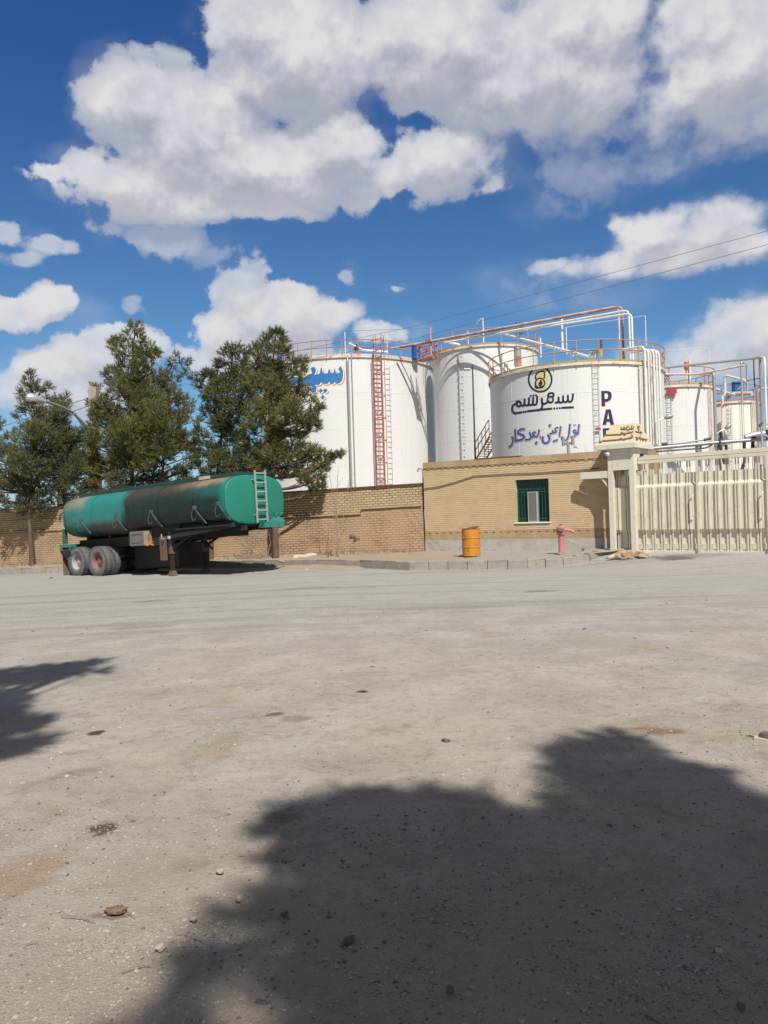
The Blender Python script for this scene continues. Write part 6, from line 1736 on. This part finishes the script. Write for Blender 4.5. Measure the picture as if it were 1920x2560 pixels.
# ---------------------------------------------------------------- sleeping dog
dogm, t, b = new_mat('dog_coat'); p_ = t.pos(); s = t.xyz(p_); nz_ = t.noise(p_, 9, 5, .6)
c = t.mix(t.ramp(nz_, .4, .6), (.27,.185,.105), (.46,.335,.21)); c = t.mix(t.ramp(t.math('ADD', s[0], t.math('MULTIPLY', nz_, .2)), -.20, -.36), c, (.62,.57,.52))
c = t.mix(t.ramp(s[0], -.50, -.56), c, (.05,.035,.03)); c = t.mix(t.math('MULTIPLY', t.ramp(s[2], .10, .03), .6), c, (.55,.45,.33))
t.L.new(c, b.inputs['Base Color']); b.inputs['Roughness'].default_value = .95; bump(t, b, t.noise(t.scaled(p_,(20,60,60)), 3, 4), .5, .01)
def skin(name, chains, mat, parent=None, sub=2):
    """chains: lists of (x,y,z,r); the first point of later chains joins the nearest earlier point"""
    vs = []; es = []; rs = []
    for ci, ch in enumerate(chains):
        prev = None
        for k, (x,y,z,r) in enumerate(ch):
            if ci and k == 0:
                prev = min(range(len(vs)), key=lambda i: (Vector(vs[i])-Vector((x,y,z))).length); continue
            vs.append((x,y,z)); rs.append(r)
            if prev is not None: es.append((prev, len(vs)-1))
            prev = len(vs)-1
    me = bpy.data.meshes.new(name); me.from_pydata(vs, es, []); o = bpy.data.objects.new(name, me); COL.objects.link(o)
    sk = o.modifiers.new('skin', 'SKIN'); sk.use_smooth_shade = True
    for i, r in enumerate(rs): me.skin_vertices[0].data[i].radius = (r, r)
    me.skin_vertices[0].data[0].use_root = True
    ss = o.modifiers.new('sub', 'SUBSURF'); ss.levels = ss.render_levels = sub
    dg = bpy.context.evaluated_depsgraph_get(); nm = bpy.data.meshes.new_from_object(o.evaluated_get(dg)); bpy.data.objects.remove(o)
    nm.name = name; nm.materials.append(mat); q = bpy.data.objects.new(name, nm); COL.objects.link(q)
    for pl in nm.polygons: pl.use_smooth = True
    if parent is not None: q.parent = parent
    return q
a = on_z(1520, 1399, .17); b_ = on_z(1606, 1392, .235)
a.z = gz(a.x, a.y); b_.z = gz(b_.x, b_.y); dv = (b_-a); mid = a.lerp(b_, .55)
dog = thing('dog', 'tan dog asleep on its side on the ramp at the gate', 'dog', (mid.x, mid.y, gz(mid.x,mid.y)), math.atan2(dv.y, dv.x))
dog.rotation_euler = (0, -math.atan2(dv.z, Vector((dv.x,dv.y)).length), math.atan2(dv.y, dv.x))
body = skin('body', [
    [(.42,.05,.12,.10),(.28,.05,.125,.125),(.10,.04,.125,.13),(-.10,.02,.135,.145),(-.25,-.01,.12,.11),(-.36,-.05,.10,.075),(-.44,-.08,.085,.07),(-.50,-.10,.065,.045),(-.565,-.12,.05,.028)],
    [(-.10,.02,.12,.1),(-.10,-.10,.07,.05),(.02,-.20,.045,.032),(.13,-.27,.035,.025),(.19,-.28,.025,.024)],
    [(-.20,0,.1,.1),(-.22,-.13,.05,.045),(-.14,-.25,.035,.028),(-.02,-.31,.028,.022)],
    [(.42,.05,.1,.1),(.42,-.06,.08,.07),(.32,-.17,.055,.042),(.44,-.22,.035,.024),(.55,-.26,.028,.022)],
    [(.46,.05,.1,.1),(.50,-.04,.06,.055),(.42,-.15,.035,.034),(.56,-.17,.028,.022),(.66,-.2,.025,.02)],
    [(.45,.06,.12,.1),(.55,.06,.07,.03),(.68,.02,.03,.024),(.82,-.03,.025,.018),(.92,-.06,.02,.012)]], dogm, dog)
mb = MB(); 
for y, z in ((-.02,.125),(-.115,.135)): mb.add([(-.41,y,z),(-.47,y-.01,z-.005),(-.42,y-.03,z+.045),(-.44,y-.015,z+.01)], [(0,1,2),(0,2,3),(1,3,2),(0,3,1)])
mb.build('ear', dogm, dog)
mb = MB(); mb.lathe([(0,-.02),(.02,-.01),(.02,.01),(0,.02)], (-.585,-.125,.055), 10); mb.build('nose', M['black'], dog, smooth=True)

# ---------------------------------------------------------------- verge details
for k, (px, py, sz, mt, lab) in enumerate(((750,1391,(.34,.2,.10),'pale_stone','flat pale stone on the verge, left of its pair'),(778,1389,(.28,.18,.10),'pale_stone','flat pale stone on the verge, right of its pair'),
        (757,1384,(.36,.14,.06),'pale_stone','long slab lying behind the two flat pale stones'),(705,1399,(.10,.09,.06),'stone','small stone near the foot of the right pine trunk'),(1458,1382,(.05,.045,.04),'gravel_b','small black lump on the kerb below the booth shadow'),
        (128,1432,(.07,.06,.05),'rust','small brown lump before the left end of the kerb'),(768,1423,(.05,.05,.035),'pale_stone','pale stone in the soil spilled before the kerb'))):
    q = on_z(px, py, .28 if py < 1410 else 0); z = vz(q.x,q.y) if py < 1410 else gz(q.x,q.y); boulder('stone', (q.x,q.y,z-.02-sz[2]*.25), sz, M[mt], lab, 'stone', seed=40+k)
def bush(name, label, base, stems, rmax, mat, cat, seed, twigs=5, spread=.5):
    r = random.Random(seed); o = thing(name, label, cat, base); mb = MB()
    for tip, mid in stems:
        q = smooth_path([Vector((0,0,-.05)), Vector(mid), Vector(tip)], 2); mb.tube(q, [rmax*(1-.8*i/(len(q)-1)) for i in range(len(q))], 6)
        for _ in range(twigs):
            k = r.randrange(len(q)//3, len(q)); a = q[k]; d = (q[-1]-q[0]).normalized(); L_ = r.uniform(.25,.8)*spread
            e = a + d*L_*.7 + Vector((r.uniform(-1,1), r.uniform(-.6,.6), r.uniform(-.2,.7)))*L_
            m_ = a.lerp(e,.5)+Vector((r.uniform(-.05,.05),0,r.uniform(-.02,.06))); mb.tube(smooth_path([a,m_,e],1), [rmax*.35,rmax*.28,rmax*.2,rmax*.12], 4)
            for __ in range(2):
                f = m_ + Vector((r.uniform(-1,1), r.uniform(-.5,.5), r.uniform(-.1,.8)))*L_*.45; mb.tube([m_, f], [rmax*.2, rmax*.09], 4)
    mb.build('branches', mat, o); return o
q = on_z(666, 1397, .2); q.y += .2; 
bush('dead_shrub', 'leafless grey shrub beside the pine trunk under the tanker front', (q.x,q.y,vz(q.x,q.y)), [((-1.25,.1,1.15),(-.45,0,.45)),((-.9,.1,.5),(-.5,0,.2)),((-.55,.1,1.3),(-.3,0,.6)),((-.1,.1,1.35),(-.12,0,.6)),((.35,.1,1.1),(.1,0,.5)),((-1.3,.1,.15),(-.6,0,.12)),((.5,.0,.75),(.25,0,.3))], .026, M['dead_twig'], 'shrub', 5, 5, .6)
q = on_z(846, 1392, .27)
bush('bare_sapling', 'thin leafless sapling with three upright stems before the brick wall', (q.x,q.y,vz(q.x,q.y)), [((-.25,.1,3.1),(-.06,0,1.4)),((.05,.1,2.9),(-.02,0,1.3)),((.42,.1,2.6),(.12,0,.9)),((-.1,.05,2.4),(0,0,1.1))], .022, M['twig'], 'sapling', 8, 6, .75)
for px, py, h, lab in ((826,1391,.22,'short weathered stake left of the bare sapling'),(819,1393,.1,'broken stake stub in the verge left of the sapling')):
    q = on_z(px, py, .27); mb = MB(); mb.bar((0,0,-.1),(.03,0,h), .05); tag(mb.build('stake', M['bark'], loc=(q.x,q.y,vz(q.x,q.y))), lab, 'stake')
# dry weeds at the foot of the wall: uncountable
P = []; D = []
for _ in range(700):
    x = random.uniform(-17, 1.2); 
    if random.random() < .5: x = random.choice((-15.5,-13.8,-8,-5.5,-4.6,-2.2,-1.0,.3)) + random.gauss(0,.35)
    yw = WALL_A.y + (x-WALL_A.x)*(WALL_B.y-WALL_A.y)/(WALL_B.x-WALL_A.x) - random.uniform(.15, 1.1)
    P.append((x, yw, vz(x, yw)-.02)); D.append((random.gauss(0,.25), random.gauss(0,.2), 1))
D = np.array(D); D /= np.linalg.norm(D,axis=1,keepdims=True)
tag(tri_mesh('dry_weeds', tufts(np.array(P), D, .16, .012, 7), M['dead_twig']), 'dry pale weeds and litter along the foot of the brick wall', 'weeds', kind='stuff')
